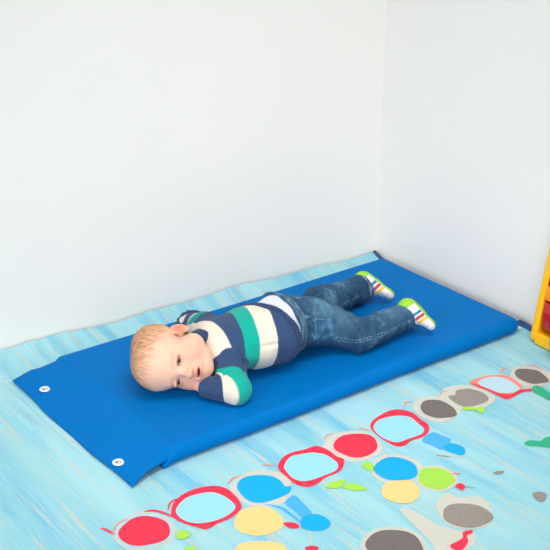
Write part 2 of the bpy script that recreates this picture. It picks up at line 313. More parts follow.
 ([(0.5513,-0.4025), (0.5407,-0.4077), (0.5297,-0.4094), (0.5192,-0.4099), (0.5085,-0.4086), (0.4990,-0.4033), (0.4925,-0.3945), (0.4887,-0.3840), (0.4876,-0.3726), (0.4900,-0.3611), (0.4961,-0.3511), (0.5037,-0.3425), (0.5124,-0.3346), (0.5232,-0.3290), (0.5350,-0.3288), (0.5452,-0.3335), (0.5537,-0.3403), (0.5607,-0.3485), (0.5650,-0.3588), (0.5657,-0.3703), (0.5637,-0.3819), (0.5593,-0.3932)], 'lime', 1), ([(0.5177,-0.5432), (0.5063,-0.5485), (0.4934,-0.5492), (0.4809,-0.5480), (0.4681,-0.5453), (0.4557,-0.5390), (0.4459,-0.5289), (0.4392,-0.5170), (0.4353,-0.5043), (0.4357,-0.4917), (0.4408,-0.4811), (0.4487,-0.4727), (0.4576,-0.4652), (0.4690,-0.4598), (0.4827,-0.4597), (0.4961,-0.4655), (0.5076,-0.4741), (0.5175,-0.4841), (0.5246,-0.4959), (0.5277,-0.5086), (0.5275,-0.5211), (0.5247,-0.5332)], 'grey', 2), ([(0.3334,-0.5363), (0.3224,-0.5456), (0.3084,-0.5493), (0.2938,-0.5480), (0.2797,-0.5432), (0.2672,-0.5343), (0.2582,-0.5216), (0.2527,-0.5074), (0.2488,-0.4927), (0.2473,-0.4769), (0.2518,-0.4618), (0.2621,-0.4509), (0.2750,-0.4443), (0.2886,-0.4402), (0.3033,-0.4399), (0.3176,-0.4448), (0.3305,-0.4537), (0.3419,-0.4652), (0.3500,-0.4799), (0.3517,-0.4964), (0.3474,-0.5113), (0.3410,-0.5242)], 'dark', 2),
 ([(0.2180,-0.2498), (0.2481,-0.2410), (0.2453,-0.2747), (0.2383,-0.3132), (0.2153,-0.3131), (0.2156,-0.2832)], 'sky', 1),
 ([(0.6089,-0.2419), (0.6509,-0.2303), (0.6598,-0.2533), (0.6607,-0.2809), (0.6198,-0.2974), (0.6120,-0.2707)], 'sky', 1),
 ([(0.6227,-0.2944), (0.6481,-0.2874), (0.6611,-0.3055), (0.6585,-0.3266), (0.6385,-0.3403), (0.6274,-0.3238)], 'blue', 2),
 ([(0.1711,-0.3052), (0.1874,-0.3133), (0.1924,-0.3296), (0.1847,-0.3363), (0.1721,-0.3268)], 'red', 2), ([(0.1763,-0.4125), (0.1740,-0.4140), (0.1715,-0.4151), (0.1685,-0.4157), (0.1649,-0.4151), (0.1615,-0.4132), (0.1586,-0.4107), (0.1562,-0.4079), (0.1545,-0.4049), (0.1538,-0.4019), (0.1540,-0.3991), (0.1548,-0.3964), (0.1567,-0.3943), (0.1597,-0.3936), (0.1632,-0.3940), (0.1666,-0.3950), (0.1700,-0.3963), (0.1732,-0.3984), (0.1757,-0.4012), (0.1774,-0.4043), (0.1782,-0.4075), (0.1779,-0.4104)], 'red', 2),
 ([(0.3201,-0.2538), (0.3424,-0.2495), (0.3696,-0.2629), (0.3525,-0.2735), (0.3371,-0.2758), (0.3221,-0.2645)], 'lime', 2),
 ([(0.3461,-0.2780), (0.3645,-0.2755), (0.3801,-0.2896), (0.3830,-0.3150), (0.3644,-0.3079), (0.3514,-0.2912)], 'lime', 2),
 ([(0.4345,-0.2391), (0.4536,-0.2335), (0.4535,-0.2534), (0.4397,-0.2724), (0.4311,-0.2562)], 'lime', 2), ([(0.0051,-0.2229), (0.0026,-0.2265), (-0.0010,-0.2290), (-0.0049,-0.2307), (-0.0089,-0.2316), (-0.0129,-0.2314), (-0.0164,-0.2299), (-0.0195,-0.2278), (-0.0221,-0.2249), (-0.0233,-0.2212), (-0.0226,-0.2171), (-0.0207,-0.2134), (-0.0185,-0.2100), (-0.0157,-0.2068), (-0.0119,-0.2046), (-0.0078,-0.2038), (-0.0036,-0.2040), (0.0002,-0.2053), (0.0031,-0.2079), (0.0047,-0.2114), (0.0055,-0.2150), (0.0059,-0.2188)], 'lime', 2), ([(-0.0114,-0.2694), (-0.0133,-0.2715), (-0.0157,-0.2731), (-0.0186,-0.2741), (-0.0218,-0.2743), (-0.0250,-0.2738), (-0.0282,-0.2729), (-0.0311,-0.2714), (-0.0332,-0.2690), (-0.0338,-0.2663), (-0.0336,-0.2637), (-0.0330,-0.2612), (-0.0317,-0.2589), (-0.0294,-0.2572), (-0.0264,-0.2561), (-0.0232,-0.2556), (-0.0198,-0.2560), (-0.0167,-0.2574), (-0.0145,-0.2595), (-0.0126,-0.2616), (-0.0110,-0.2641), (-0.0104,-0.2668)], 'lime', 2),
 ([(0.7833,-0.1938), (0.8052,-0.1984), (0.8059,-0.2107), (0.8168,-0.2131), (0.8279,-0.2185), (0.8196,-0.2329), (0.8019,-0.2371), (0.8028,-0.2202), (0.7841,-0.2061)], 'lime', 2),
 # ring frames and their pale lenses
 ([(0.0129,-0.1395), (0.0364,-0.1133), (0.0666,-0.1000), (0.1018,-0.0990), (0.1354,-0.1126), (0.1502,-0.1354), (0.1502,-0.1719), (0.1420,-0.2015), (0.1282,-0.2175), (0.0964,-0.2280), (0.0678,-0.2276), (0.0392,-0.2311), (0.0271,-0.2137), (0.0137,-0.1870), (0.0068,-0.1607)], 'red', 1),
 ([(0.0210,-0.1456), (0.0443,-0.1237), (0.0743,-0.1149), (0.1061,-0.1228), (0.1226,-0.1353), (0.1316,-0.1625), (0.1302,-0.1971), (0.1149,-0.2119), (0.0836,-0.2184), (0.0537,-0.2129), (0.0328,-0.2013), (0.0191,-0.1784)], 'lens', 2),
 ([(0.2897,-0.1302), (0.3176,-0.1111), (0.3457,-0.1068), (0.3762,-0.1142), (0.4048,-0.1174), (0.4151,-0.1434), (0.4144,-0.1789), (0.4189,-0.1974), (0.3967,-0.2205), (0.3757,-0.2291), (0.3431,-0.2287), (0.3154,-0.2362), (0.2905,-0.2338), (0.2761,-0.2114), (0.2770,-0.1790), (0.2790,-0.1516)], 'red', 1),
 ([(0.2977,-0.1411), (0.3298,-0.1203), (0.3548,-0.1238), (0.3796,-0.1348), (0.3968,-0.1555), (0.3997,-0.1830), (0.3957,-0.2049), (0.3772,-0.2206), (0.3462,-0.2214), (0.3180,-0.2193), (0.2948,-0.2113), (0.2849,-0.1897), (0.2887,-0.1637)], 'lens', 2),
 ([(0.5520,-0.1339), (0.5745,-0.1117), (0.6075,-0.1022), (0.6417,-0.0989), (0.6636,-0.1095), (0.6765,-0.1368), (0.6710,-0.1730), (0.6683,-0.1991), (0.6516,-0.2199), (0.6244,-0.2321), (0.5910,-0.2285), (0.5641,-0.2347), (0.5471,-0.2271), (0.5431,-0.2083), (0.5423,-0.1758)], 'red', 1),
 ([(0.5566,-0.1374), (0.5837,-0.1186), (0.6143,-0.1189), (0.6412,-0.1305), (0.6570,-0.1510), (0.6530,-0.1821), (0.6455,-0.2098), (0.6249,-0.2217), (0.5933,-0.2195), (0.5602,-0.2159), (0.5481,-0.1962), (0.5463,-0.1679)], 'lens', 2),
 ([(0.8871,-0.1183), (0.9002,-0.1089), (0.9292,-0.1113), (0.9567,-0.1189), (0.9785,-0.1320), (0.9885,-0.1494), (0.9868,-0.1806), (0.9716,-0.2137), (0.9431,-0.2235), (0.9037,-0.2275), (0.8975,-0.2076), (0.8963,-0.1696), (0.8916,-0.1408)], 'salmon', 1),
 ([(0.8871,-0.1183), (0.8953,-0.1373), (0.9000,-0.1661), (0.9066,-0.1991), (0.9278,-0.2182), (0.9563,-0.2147), (0.9852,-0.2271), (0.9757,-0.2356), (0.9603,-0.2271), (0.9394,-0.2268), (0.9026,-0.2285), (0.8957,-0.2093), (0.8945,-0.1713), (0.8879,-0.1444)], 'red', 2),
 ([(0.9064,-0.1265), (0.9353,-0.1224), (0.9608,-0.1318), (0.9748,-0.1587), (0.9713,-0.1881), (0.9610,-0.2120), (0.9334,-0.2131), (0.9103,-0.1957), (0.9038,-0.1690), (0.8993,-0.1435)], 'pinklens', 3),
 # grey stones
 ([(0.7118,-0.1281), (0.7350,-0.1157), (0.7553,-0.1219), (0.7690,-0.1383), (0.7708,-0.1666), (0.7620,-0.1953), (0.7436,-0.2105), (0.7103,-0.1951), (0.6972,-0.1755), (0.6970,-0.1523)], 'dark', 2),
 ([(0.7952,-0.1367), (0.8071,-0.1334), (0.8148,-0.1392), (0.8322,-0.1251), (0.8515,-0.1296), (0.8665,-0.1384), (0.8772,-0.1713), (0.8649,-0.2014), (0.8310,-0.2059), (0.7956,-0.1947), (0.7890,-0.1683)], 'grey', 2),
 ([(1.0103,-0.1526), (1.0282,-0.1396), (1.0467,-0.1428), (1.0682,-0.1697), (1.0659,-0.1945), (1.0496,-0.2279), (1.0260,-0.2230), (1.0068,-0.2111), (1.0004,-0.1779)], 'dark', 2),
 ([(0.6385,-0.4292), (0.6513,-0.4316), (0.6616,-0.4393), (0.6510,-0.4434), (0.6394,-0.4370)], 'grey', 2), ([(0.6435,-0.5337), (0.6620,-0.5362), (0.6666,-0.5510), (0.6483,-0.5643), (0.6357,-0.5593)], 'grey', 2),
 # leaves and bird
 ([(0.9987,-0.2215), (1.0123,-0.2318), (1.0008,-0.2793), (0.9782,-0.2988), (0.9778,-0.2620), (0.9795,-0.2385)], 'green', 2),
 ([(0.7816,-0.3877), (0.8019,-0.3871), (0.8178,-0.4023), (0.8404,-0.4000), (0.8514,-0.4137), (0.8254,-0.4417), (0.7968,-0.4150), (0.7807,-0.4002)], 'green', 2),
 ([(0.4354,-0.5411), (0.4543,-0.5471), (0.4472,-0.5540), (0.4335,-0.5539), (0.4200,-0.5699), (0.3926,-0.5808), (0.3819,-0.5728), (0.3842,-0.5569), (0.4068,-0.5560), (0.4238,-0.5527)], 'red', 3),
 ([(0.5373,-0.4171), (0.5537,-0.4154), (0.5540,-0.4296), (0.5401,-0.4376), (0.5360,-0.4300)], 'red', 3),
]
STROKES = [
 ([(-0.1264,-0.1026), (-0.1209,-0.1129), (-0.1156,-0.1353)], 0.006, 'red', 2), ([(-0.0282,-0.1065), (-0.0145,-0.1111), (-0.0016,-0.1286), (0.0093,-0.1604)], 0.006, 'red', 2),
 ([(-0.1172,-0.1342), (-0.0994,-0.1145), (-0.0816,-0.1070), (-0.0686,-0.1083)], 0.003, 'salmon', 2),
 ([(0.0117,-0.1300), (0.0280,-0.1114), (0.0428,-0.1070), (0.0546,-0.1113)], 0.004, 'red', 2),
 ([(0.2630,-0.1101), (0.2736,-0.1156), (0.2805,-0.1282)], 0.004, 'salmon', 2), ([(0.1641,-0.1225), (0.1833,-0.1133), (0.2007,-0.1144)], 0.004, 'salmon', 2),
 ([(0.1828,-0.2322), (0.1992,-0.2578), (0.2019,-0.2944), (0.2017,-0.3241)], 0.006, 'sky', 0),
 ([(0.5265,-0.1147), (0.5378,-0.1260), (0.5433,-0.1439)], 0.003, 'salmon', 2), ([(0.4363,-0.1067), (0.4525,-0.0974), (0.4688,-0.0988)], 0.003, 'salmon', 2),
 ([(0.6775,-0.1082), (0.6975,-0.0935), (0.7103,-0.0971)], 0.004, 'salmon', 2), ([(0.7860,-0.1175), (0.8003,-0.1097), (0.8189,-0.1113)], 0.003, 'salmon', 2),
 ([(0.9864,-0.1280), (1.0062,-0.1163), (1.0202,-0.1201)], 0.004, 'salmon', 2), ([(1.0666,-0.1381), (1.0848,-0.1485), (1.0823,-0.1736)], 0.005, 'salmon', 2),
 ([(0.5919,-0.3073), (0.6009,-0.3166)], 0.004, 'red', 2), ([(0.6006,-0.3169), (0.6085,-0.3274)], 0.004, 'dark', 2),
 ([(0.5629,-0.3796), (0.5741,-0.3832), (0.5799,-0.3923)], 0.004, 'salmon', 2), ([(0.5510,-0.4297), (0.5650,-0.4449)], 0.003, 'dark', 2),
 ([(0.5943,-0.3141), (0.6152,-0.3299), (0.6297,-0.3459)], 0.003, 'beige', 0), ([(0.1975,-0.3583), (0.1814,-0.3787), (0.1707,-0.3985)], 0.004, 'beige', 0),
]
build_rug()

# ------------------------------------------------------------------ nap mat
T = 0.045; ML = 1.2; MW = 0.554
mat_root = thing('nap_mat', 'long bright blue vinyl nap mat on the rug, the toddler lying on it', 'mat', (0.6, MW / 2, 0))
def build_pad():
    xs = np.concatenate([np.linspace(0.085, 0.16, 22, endpoint=False), np.linspace(0.16, 1.13, 130, endpoint=False), 1.13 + 0.07 * np.sin(np.linspace(0, math.pi / 2, 26))])
    NS = 132
    V = []
    for x in xs:
        # end roundings
        e1 = min(1.0, max(0.0, (ML - x) / 0.022)); foot = math.sqrt(max(0.0, 1 - (1 - e1) ** 2))
        h = (x - 0.085) / 0.032; h = min(1, max(0, h)); head = 0.30 + 0.70 * (h * h * (3 - 2 * h)) ** 0.8
        hz = T * head
        z0, z1 = 0.0016 + T / 2 * (1 - foot) * 0.9, hz * 1.0 - T / 2 * (1 - foot) * 0.9
        inset = 0.012 * (1 - foot) + 0.002 * (1 - h)
        ins2 = 0.0035 * math.sin(x * 9 + 1) + 0.0012 * math.sin(x * 37)
        y0, y1 = inset + ins2 * 0.4, MW - inset + 0.002 * math.sin(x * 7)
        # corner fullness at the foot end
        rc = 0.02; dx = ML - x
        if dx < rc: yi = rc - math.sqrt(max(0, rc * rc - (rc - dx) ** 2)); y0 += yi; y1 -= yi
        r = min(0.0215, max(0.0006, (z1 - z0) / 2 * 0.96))
        ring = []
        n4 = NS // 4
        # rounded rectangle, evenly spread per side: bottom, near corner, top, far corner
        def arc(cx, cz, a0, a1, n): return [(cx + r * math.cos(a0 + (a1 - a0) * k / n), cz + r * math.sin(a0 + (a1 - a0) * k / n)) for k in range(n)]
        ring += arc(y1 - r, z0 + r, -math.pi / 2, 0, 10)
        ring += arc(y1 - r, z1 - r, 0, math.pi / 2, 10)
        ring += [(y1 - r + (y0 + r - y1 + r) * k / 92, z1) for k in range(92)]
        ring += arc(y0 + r, z1 - r, math.pi / 2, math.pi, 10)
        ring += arc(y0 + r, z0 + r, math.pi, 1.5 * math.pi, 10)
        ring += [(y0 + r, z0)]
        for (y, z) in ring:
            if z > (z0 + z1) / 2 and x > 0.10:
                de = min(y - y0, y1 - y, ML - x, x - 0.10); q = min(1, max(0, de / 0.07)); q = q * q * (3 - 2 * q)
                z -= q * (0.0012 + 0.0006 * math.sin(x * 21 + y * 9) * math.sin(y * 17 + 1))
            V.append((x, y, z))
    n = len(ring); F = []
    for i in range(len(xs) - 1):
        for j in range(n):
            a, b_ = i * n + j, i * n + (j + 1) % n
            F.append((a, b_, b_ + n, a + n))
    V = np.array(V)
    # caps
    F.append(tuple(range(n))[::-1]); F.append(tuple(range((len(xs) - 1) * n, len(xs) * n)))
    me = bpy.data.meshes.new('pad'); me.from_pydata(V.tolist(), [], F); me.materials.append(M_vinyl)
    me.polygons.foreach_set('use_smooth', np.ones(len(F), bool)); me.validate(); me.update()
    bm = bmesh.new(); bm.from_mesh(me); bmesh.ops.recalc_face_normals(bm, faces=bm.faces); bm.to_mesh(me); bm.free()
    o = bpy.data.objects.new('pad', me); COL.objects.link(o); setp(o, mat_root); return o
build_pad()
def flap_z(x, y):
    t = min(1, max(0, (x + 0.006) / 0.128)); s = 0.55 * t + 0.45 * math.sin(t * math.pi / 2)
    return 0.0065 + (T - 0.0022 - 0.0065) * s + 0.0016 * math.sin(y * 14 + 0.6) * (1 - s)
def build_flap():
    nx, ny = 30, 60; top = []; V = []; F = []
    for i in range(nx + 1):
        for j in range(ny + 1):
            u = i / nx; v = j / ny
            ya = -0.020 + 0.030 * min(1, max(0, u)) ** 0.7; yb = 0.562 - 0.014 * u
            y = ya + (yb - ya) * v
            x0 = -0.006 - 0.006 * math.sin(v * math.pi) + 0.0015 * math.sin(v * 17)
            x = x0 + (0.128 - x0) * u
            z = flap_z(x, y)
            edge = min(v, 1 - v) * (yb - ya)
            if edge < 0.018 and u > .35: z -= (1 - (edge / 0.018)) ** 2 * 0.016 * min(1, (u - .35) / .4)
            V.append((x, y, z))
    n = len(V)
    V += [(x, y, z - 0.0035) for x, y, z in V]
    idx = lambda i, j: i * (ny + 1) + j
    for i in range(nx):
        for j in range(ny):
            F.append((idx(i, j), idx(i + 1, j), idx(i + 1, j + 1), idx(i, j + 1)))
            F.append((idx(i, j) + n, idx(i, j + 1) + n, idx(i + 1, j + 1) + n, idx(i + 1, j) + n))
    loop = [idx(i, 0) for i in range(nx + 1)] + [idx(nx, j) for j in range(1, ny + 1)] + [idx(i, ny) for i in range(nx - 1, -1, -1)] + [idx(0, j) for j in range(ny - 1, 0, -1)]
    for k in range(len(loop)):
        a, b_ = loop[k], loop[(k + 1) % len(loop)]; F.append((a, a + n, b_ + n, b_))
    o = mesh_obj('hanging_flap', V, F, M_vinyl); setp(o, mat_root)
    return o
flap = build_flap()
def torus_bm(R_, r_, nu=40, nv=12, zs=1.0):
    bm = bmesh.new(); vs = []
    for i in range(nu):
        a = 2 * math.pi * i / nu
        vs.append([bm.verts.new(((R_ + r_ * math.cos(b * 2 * math.pi / nv)) * math.cos(a), (R_ + r_ * math.cos(b * 2 * math.pi / nv)) * math.sin(a), r_ * zs * math.sin(b * 2 * math.pi / nv))) for b in range(nv)])
    for i in range(nu):
        for j in range(nv):
            bm.faces.new((vs[i][j], vs[(i + 1) % nu][j], vs[(i + 1) % nu][(j + 1) % nv], vs[i][(j + 1) % nv]))
    return bm
for (gx, gy, _) in ((0.0269, 0.4522, 0.0200), (0.0110, 0.0687, 0.0180)):
    bm = torus_bm(0.0098, 0.0040, zs=0.55)
    g = bm_obj('grommet', bm, M_chrome, None, True); g.location = (gx, gy, flap_z(gx, gy) + 0.0012); setp(g, mat_root)
    g['label'] = 'white metal grommet'
    bm = bmesh.new(); bmesh.ops.create_cone(bm, cap_ends=True, segments=28, radius1=0.0062, radius2=0.0062, depth=0.0015)
    h_ = bm_obj('eyelet_hole', bm, M_dark, g); h_.location = (0, 0, -0.0002)
    bm = bmesh.new(); bmesh.ops.create_cone(bm, cap_ends=True, segments=24, radius1=0.0040, radius2=0.0036, depth=0.0015)
    bmesh.ops.translate(bm, verts=bm.verts, vec=(0.0006, -0.0010, 0.0004))
    s_ = bm_obj('stud', bm, M_tag, g)
box_obj('care_tag', (0.012, 0.012, 0.0015), (1.2045, 0.012, 0.0105), M_tag, 0.2, 0.0004); setp(bpy.data.objects['care_tag'], mat_root)

# ------------------------------------------------------------------ soft-body modelling (distance field -> one continuous surface)
class Field:
    def __init__(self, xs, ys, zs):
        self.ax = [np.asarray(a, np.float32) for a in (xs, ys, zs)]
        self.v = np.full([len(a) for a in self.ax], 0.06, np.float32)
    def sl(self, lo, hi):
        s = []
        for a, l, h in zip(self.ax, lo, hi):
            i0 = max(0, int(np.searchsorted(a, l)) - 1); i1 = min(len(a), int(np.searchsorted(a, h)) + 1)
            if i1 - i0 < 1: return None
            s.append(slice(i0, i1))
        return tuple(s)
    def pts(self, s):
        X, Y, Z = self.ax[0][s[0]], self.ax[1][s[1]], self.ax[2][s[2]]
        return X[:, None, None], Y[None, :, None], Z[None, None, :]
    def apply(self, prim, k=0.01, mode='add', mar=0.03):
        lo, hi, f = prim
        s = self.sl([l - mar for l in lo], [h + mar for h in hi])
        if s is None: return
        d = f(*self.pts(s)).astype(np.float32); v = self.v[s]
        if mode == 'add': self.v[s] = smin(v, d, k)
        elif mode == 'sub': self.v[s] = -smin(-v, d, k)
    def mesh(self):
        return surface_nets(self.v, self.ax)

def smin(a, b, k):
    if k <= 0: return np.minimum(a, b)
    h = np.maximum(k - np.abs(a - b), 0) / k
    return np.minimum(a, b) - h * h * k * 0.25

def rcone(a, b, ra, rb, flat=None, s=1.0):
    """tapered capsule; `flat` = direction along which the section is scaled by s"""
    a = np.array(a, float); b = np.array(b, float); ba = b - a; L2 = float(ba @ ba) + 1e-12
    m = max(ra, rb) * max(1, s)
    if flat is not None: fl = np.array(flat, float); fl /= np.linalg.norm(fl)
    def f(X, Y, Z):
        px, py, pz = X - a[0], Y - a[1], Z - a[2]
        t = np.clip((px * ba[0] + py * ba[1] + pz * ba[2]) / L2, 0, 1)
        qx, qy, qz = px - t * ba[0], py - t * ba[1], pz - t * ba[2]
        if flat is not None:
            q = qx * fl[0] + qy * fl[1] + qz * fl[2]
            n2 = qx * qx + qy * qy + qz * qz
            d = np.sqrt(np.maximum(n2 - q * q, 0) + (q / s) ** 2)
            return (d - (ra + (rb - ra) * t)) * min(1, s) ** 0.5
        return np.sqrt(qx * qx + qy * qy + qz * qz) - (ra + (rb - ra) * t)
    return np.minimum(a, b) - m, np.maximum(a, b) + m, f

def ellip(c, r, M=None):
    """ellipsoid at c, radii r along the rows of M"""
    c = np.array(c, float); r = np.array(r, float); M = np.eye(3) if M is None else np.array(M, float)
    m = float(max(r))
    def f(X, Y, Z):
        px, py, pz = X - c[0], Y - c[1], Z - c[2]
        k0 = 0; k1 = 0
        for i in range(3):
            q = px * M[i][0] + py * M[i][1] + pz * M[i][2]
            k0 = k0 + (q / r[i]) ** 2; k1 = k1 + (q / r[i] ** 2) ** 2
        k0 = np.sqrt(k0); k1 = np.sqrt(k1) + 1e-9
        return k0 * (k0 - 1) / k1
    return c - m, c + m, f

def surface_nets(v, ax):
    ins = v < 0
    nx, ny, nz = v.shape
    cs = [ins[i:nx - 1 + i, j:ny - 1 + j, k:nz - 1 + k] for i in (0, 1) for j in (0, 1) for k in (0, 1)]
    cnt = sum(c.astype(np.int8) for c in cs)
    act = (cnt > 0) & (cnt < 8)
    I = np.argwhere(act)
    vid = np.full(act.shape, -1, np.int64); vid[act] = np.arange(len(I))
    P = np.zeros((len(I), 3)); W = np.zeros(len(I))
    corners = [(i, j, k) for i in (0, 1) for j in (0, 1) for k in (0, 1)]
    C = {c: v[I[:, 0] + c[0], I[:, 1] + c[1], I[:, 2] + c[2]].astype(np.float64) for c in corners}
    for c in corners:
        for d in range(3):
            if c[d]: continue
            e = list(c); e[d] = 1; e = tuple(e)
            va, vb = C[c], C[e]; m = (va < 0) != (vb < 0)
            t = np.where(m, va / np.where(m, va - vb, 1), 0)
            q = np.array(c, float)[None, :].repeat(len(I), 0); q[:, d] += t
            P[m] += q[m]; W[m] += 1
    P /= W[:, None]
    V = np.zeros_like(P)
    for d in range(3):
        a = ax[d].astype(np.float64); i = I[:, d]
        V[:, d] = a[i] + (a[i + 1] - a[i]) * P[:, d]
    F = []
    for d in range(3):
        u, w = [(1, 2), (2, 0), (0, 1)][d]
        sl0 = [slice(None)] * 3; sl1 = [slice(None)] * 3
        sl0[d] = slice(0, -1); sl1[d] = slice(1, None)
        ch = ins[tuple(sl0)] != ins[tuple(sl1)]
        E_ = np.argwhere(ch)
        E_ = E_[(E_[:, u] > 0) & (E_[:, w] > 0) & (E_[:, u] < v.shape[u] - 1) & (E_[:, w] < v.shape[w] - 1)]
        def g(du, dw):
            q = E_.copy(); q[:, u] -= du; q[:, w] -= dw
            return vid[q[:, 0], q[:, 1], q[:, 2]]
        q = np.stack([g(0, 0), g(1, 0), g(1, 1), g(0, 1)], 1)
        inside0 = ins[E_[:, 0], E_[:, 1], E_[:, 2]]
        q[~inside0] = q[~inside0][:, ::-1]
        F.append(q)
    F = np.concatenate(F)
    F = F[(F >= 0).all(1)]
    return V, F

def relax(V, F, it=2, lam=0.5):
    a = np.concatenate([F[:, 0], F[:, 1], F[:, 2], F[:, 3]]); b = np.concatenate([F[:, 1], F[:, 2], F[:, 3], F[:, 0]])
    n = len(V); deg = np.bincount(a, minlength=n) + np.bincount(b, minlength=n)
    for _ in range(it):
        S = np.zeros_like(V)
        for d in range(3):
            S[:, d] = np.bincount(a, V[b, d], n) + np.bincount(b, V[a, d], n)
        V = V + lam * (S / np.maximum(deg, 1)[:, None] - V)
    return V

def vnoise(X, Y, Z, scale, seed, n=6):
    r = np.random.default_rng(seed); out = 0
    for _ in range(n):
        k = r.normal(size=3); k = k / np.linalg.norm(k) * scale * r.uniform(0.7, 1.4); ph = r.uniform(0, 6.28)
        out = out + np.sin(k[0] * X + k[1] * Y + k[2] * Z + ph)
    return out / n ** 0.5

def sstep(a, b, x):
    t = np.clip((x - a) / (b - a), 0, 1); return t * t * (3 - 2 * t)
def LC(c): return np.array(lin(c)[:3])
def mixc(A, B, f): return A + (B - A) * np.asarray(f)[:, None]
def segdist(P, a, b):
    a = np.array(a); b = np.array(b); ba = b - a
    t = np.clip((P - a) @ ba / (ba @ ba), 0, 1)
    return np.linalg.norm(P - a - t[:, None] * ba, axis=1), t
def spaced(lo, hi, h, fine=None, hf=None):
    """axis samples: step h, step hf inside the fine interval"""
    if fine is None: return np.arange(lo, hi, h)
    f0, f1 = fine
    return np.concatenate([np.arange(lo, f0, h), np.arange(f0, f1, hf), np.arange(f1 + 1e-4, hi, h)])

# ------------------------------------------------------------------ the toddler
kid = thing('person', 'toddler in a striped sweater and jeans lying face down on the blue mat', 'person', (0.60, 0.25, T))
def nrm(a): a = np.array(a, float); return a / np.linalg.norm(a)
rt, dn, fw = np.array(RT), np.array(DN), np.array(FW)

# head frame: hS towards the upper (left) ear, hF out of the face, hU towards the crown
yaw, pit, rol = math.radians(20), math.radians(14), math.radians(-3)
u0 = nrm(-rt * math.cos(rol) + dn * math.sin(rol)); s0 = np.cross(u0, fw * -1.0) ; s0 = nrm(s0)     # s0 ~ picture-up side
v0 = np.cross(s0, u0)                                                                              # towards the room
f1 = nrm(v0 * math.cos(yaw) - s0 * math.sin(yaw)); s1 = np.cross(u0, f1)
hU = nrm(u0 * math.cos(pit) + f1 * math.sin(pit)); hF = nrm(f1 * math.cos(pit) - u0 * math.sin(pit)); hS = s1
HS = 1.06
EYE_MID = np.array((0.2336, 0.1737, 0.1180))
HO = EYE_MID - hF * 0.069 * HS
def H(s, f, u): return HO + (hS * s + hF * f + hU * u) * HS
HM = [hS, hF, hU]
def he(c, r, rot=None): return ellip(H(*c), [q * HS for q in r], HM if rot is None else rot)
def hr(a, b, ra, rb, **k): return rcone(H(*a), H(*b), ra * HS, rb * HS, **k)

# skeleton
neck = np.array((0.3508, 0.2330, 0.1200)); chest = np.array((0.4103, 0.2315, 0.1160)); belly = np.array((0.5048, 0.2221, 0.1160)); pelv = np.array((0.6447, 0.2175, 0.1130))
shN = np.array((0.3838, 0.2015, 0.1120)); elN = np.array((0.3347, 0.0904, 0.0770)); wrN = np.array((0.2888, 0.1545, 0.0680))
shF = np.array((0.4145, 0.3430, 0.1120)); elF = np.array((0.4362, 0.4423, 0.0860)); wrF = np.array((0.4071, 0.4452, 0.0720))
hipN = np.array((0.6568, 0.1923, 0.1080)); knN = np.array((0.7334, 0.1195, 0.0860)); anN = np.array((0.9278, 0.1308, 0.0880))
hipF = np.array((0.7178, 0.2894, 0.1080)); knF = np.array((0.8208, 0.3282, 0.0860)); anF = np.array((0.9404, 0.3440, 0.0840))
hlN = np.array((0.9139, 0.1398, 0.1370)); toN = np.array((0.9502, 0.0671, 0.0670))
hlF = np.array((0.9482, 0.3655, 0.1300)); toF = np.array((0.9992, 0.2755, 0.0670))

def fingers(F_, wrist, direction, palmn, side, r=0.0055, k=0.003):
    d = nrm(direction); n = nrm(palmn); s = nrm(np.cross(n, d)) * side
    pc = wrist + d * 0.022
    F_.apply(rcone(wrist, pc, 0.014, 0.017, flat=n, s=0.62), 0.006)
    for i, (off, ln) in enumerate([(-0.0115, 0.026), (-0.0042, 0.030), (0.0035, 0.028), (0.0108, 0.021)]):
        b0 = pc + s * off + d * 0.010; b1 = b0 + d * ln * 0.5 + s * off * 0.15 - n * 0.003; b2 = b1 + d * ln * 0.38 - n * 0.007
        F_.apply(rcone(b0, b1, r, r * 0.9), k); F_.apply(rcone(b1, b2, r * 0.9, r * 0.72), 0.002)
    t0 = wrist + d * 0.010 - s * 0.011; t1 = t0 - s * 0.011 + d * 0.014 - n * 0.003; t2 = t1 + d * 0.013 - n * 0.003
    F_.apply(rcone(t0, t1, r * 1.15, r), k); F_.apply(rcone(t1, t2, r, r * 0.75), 0.002)

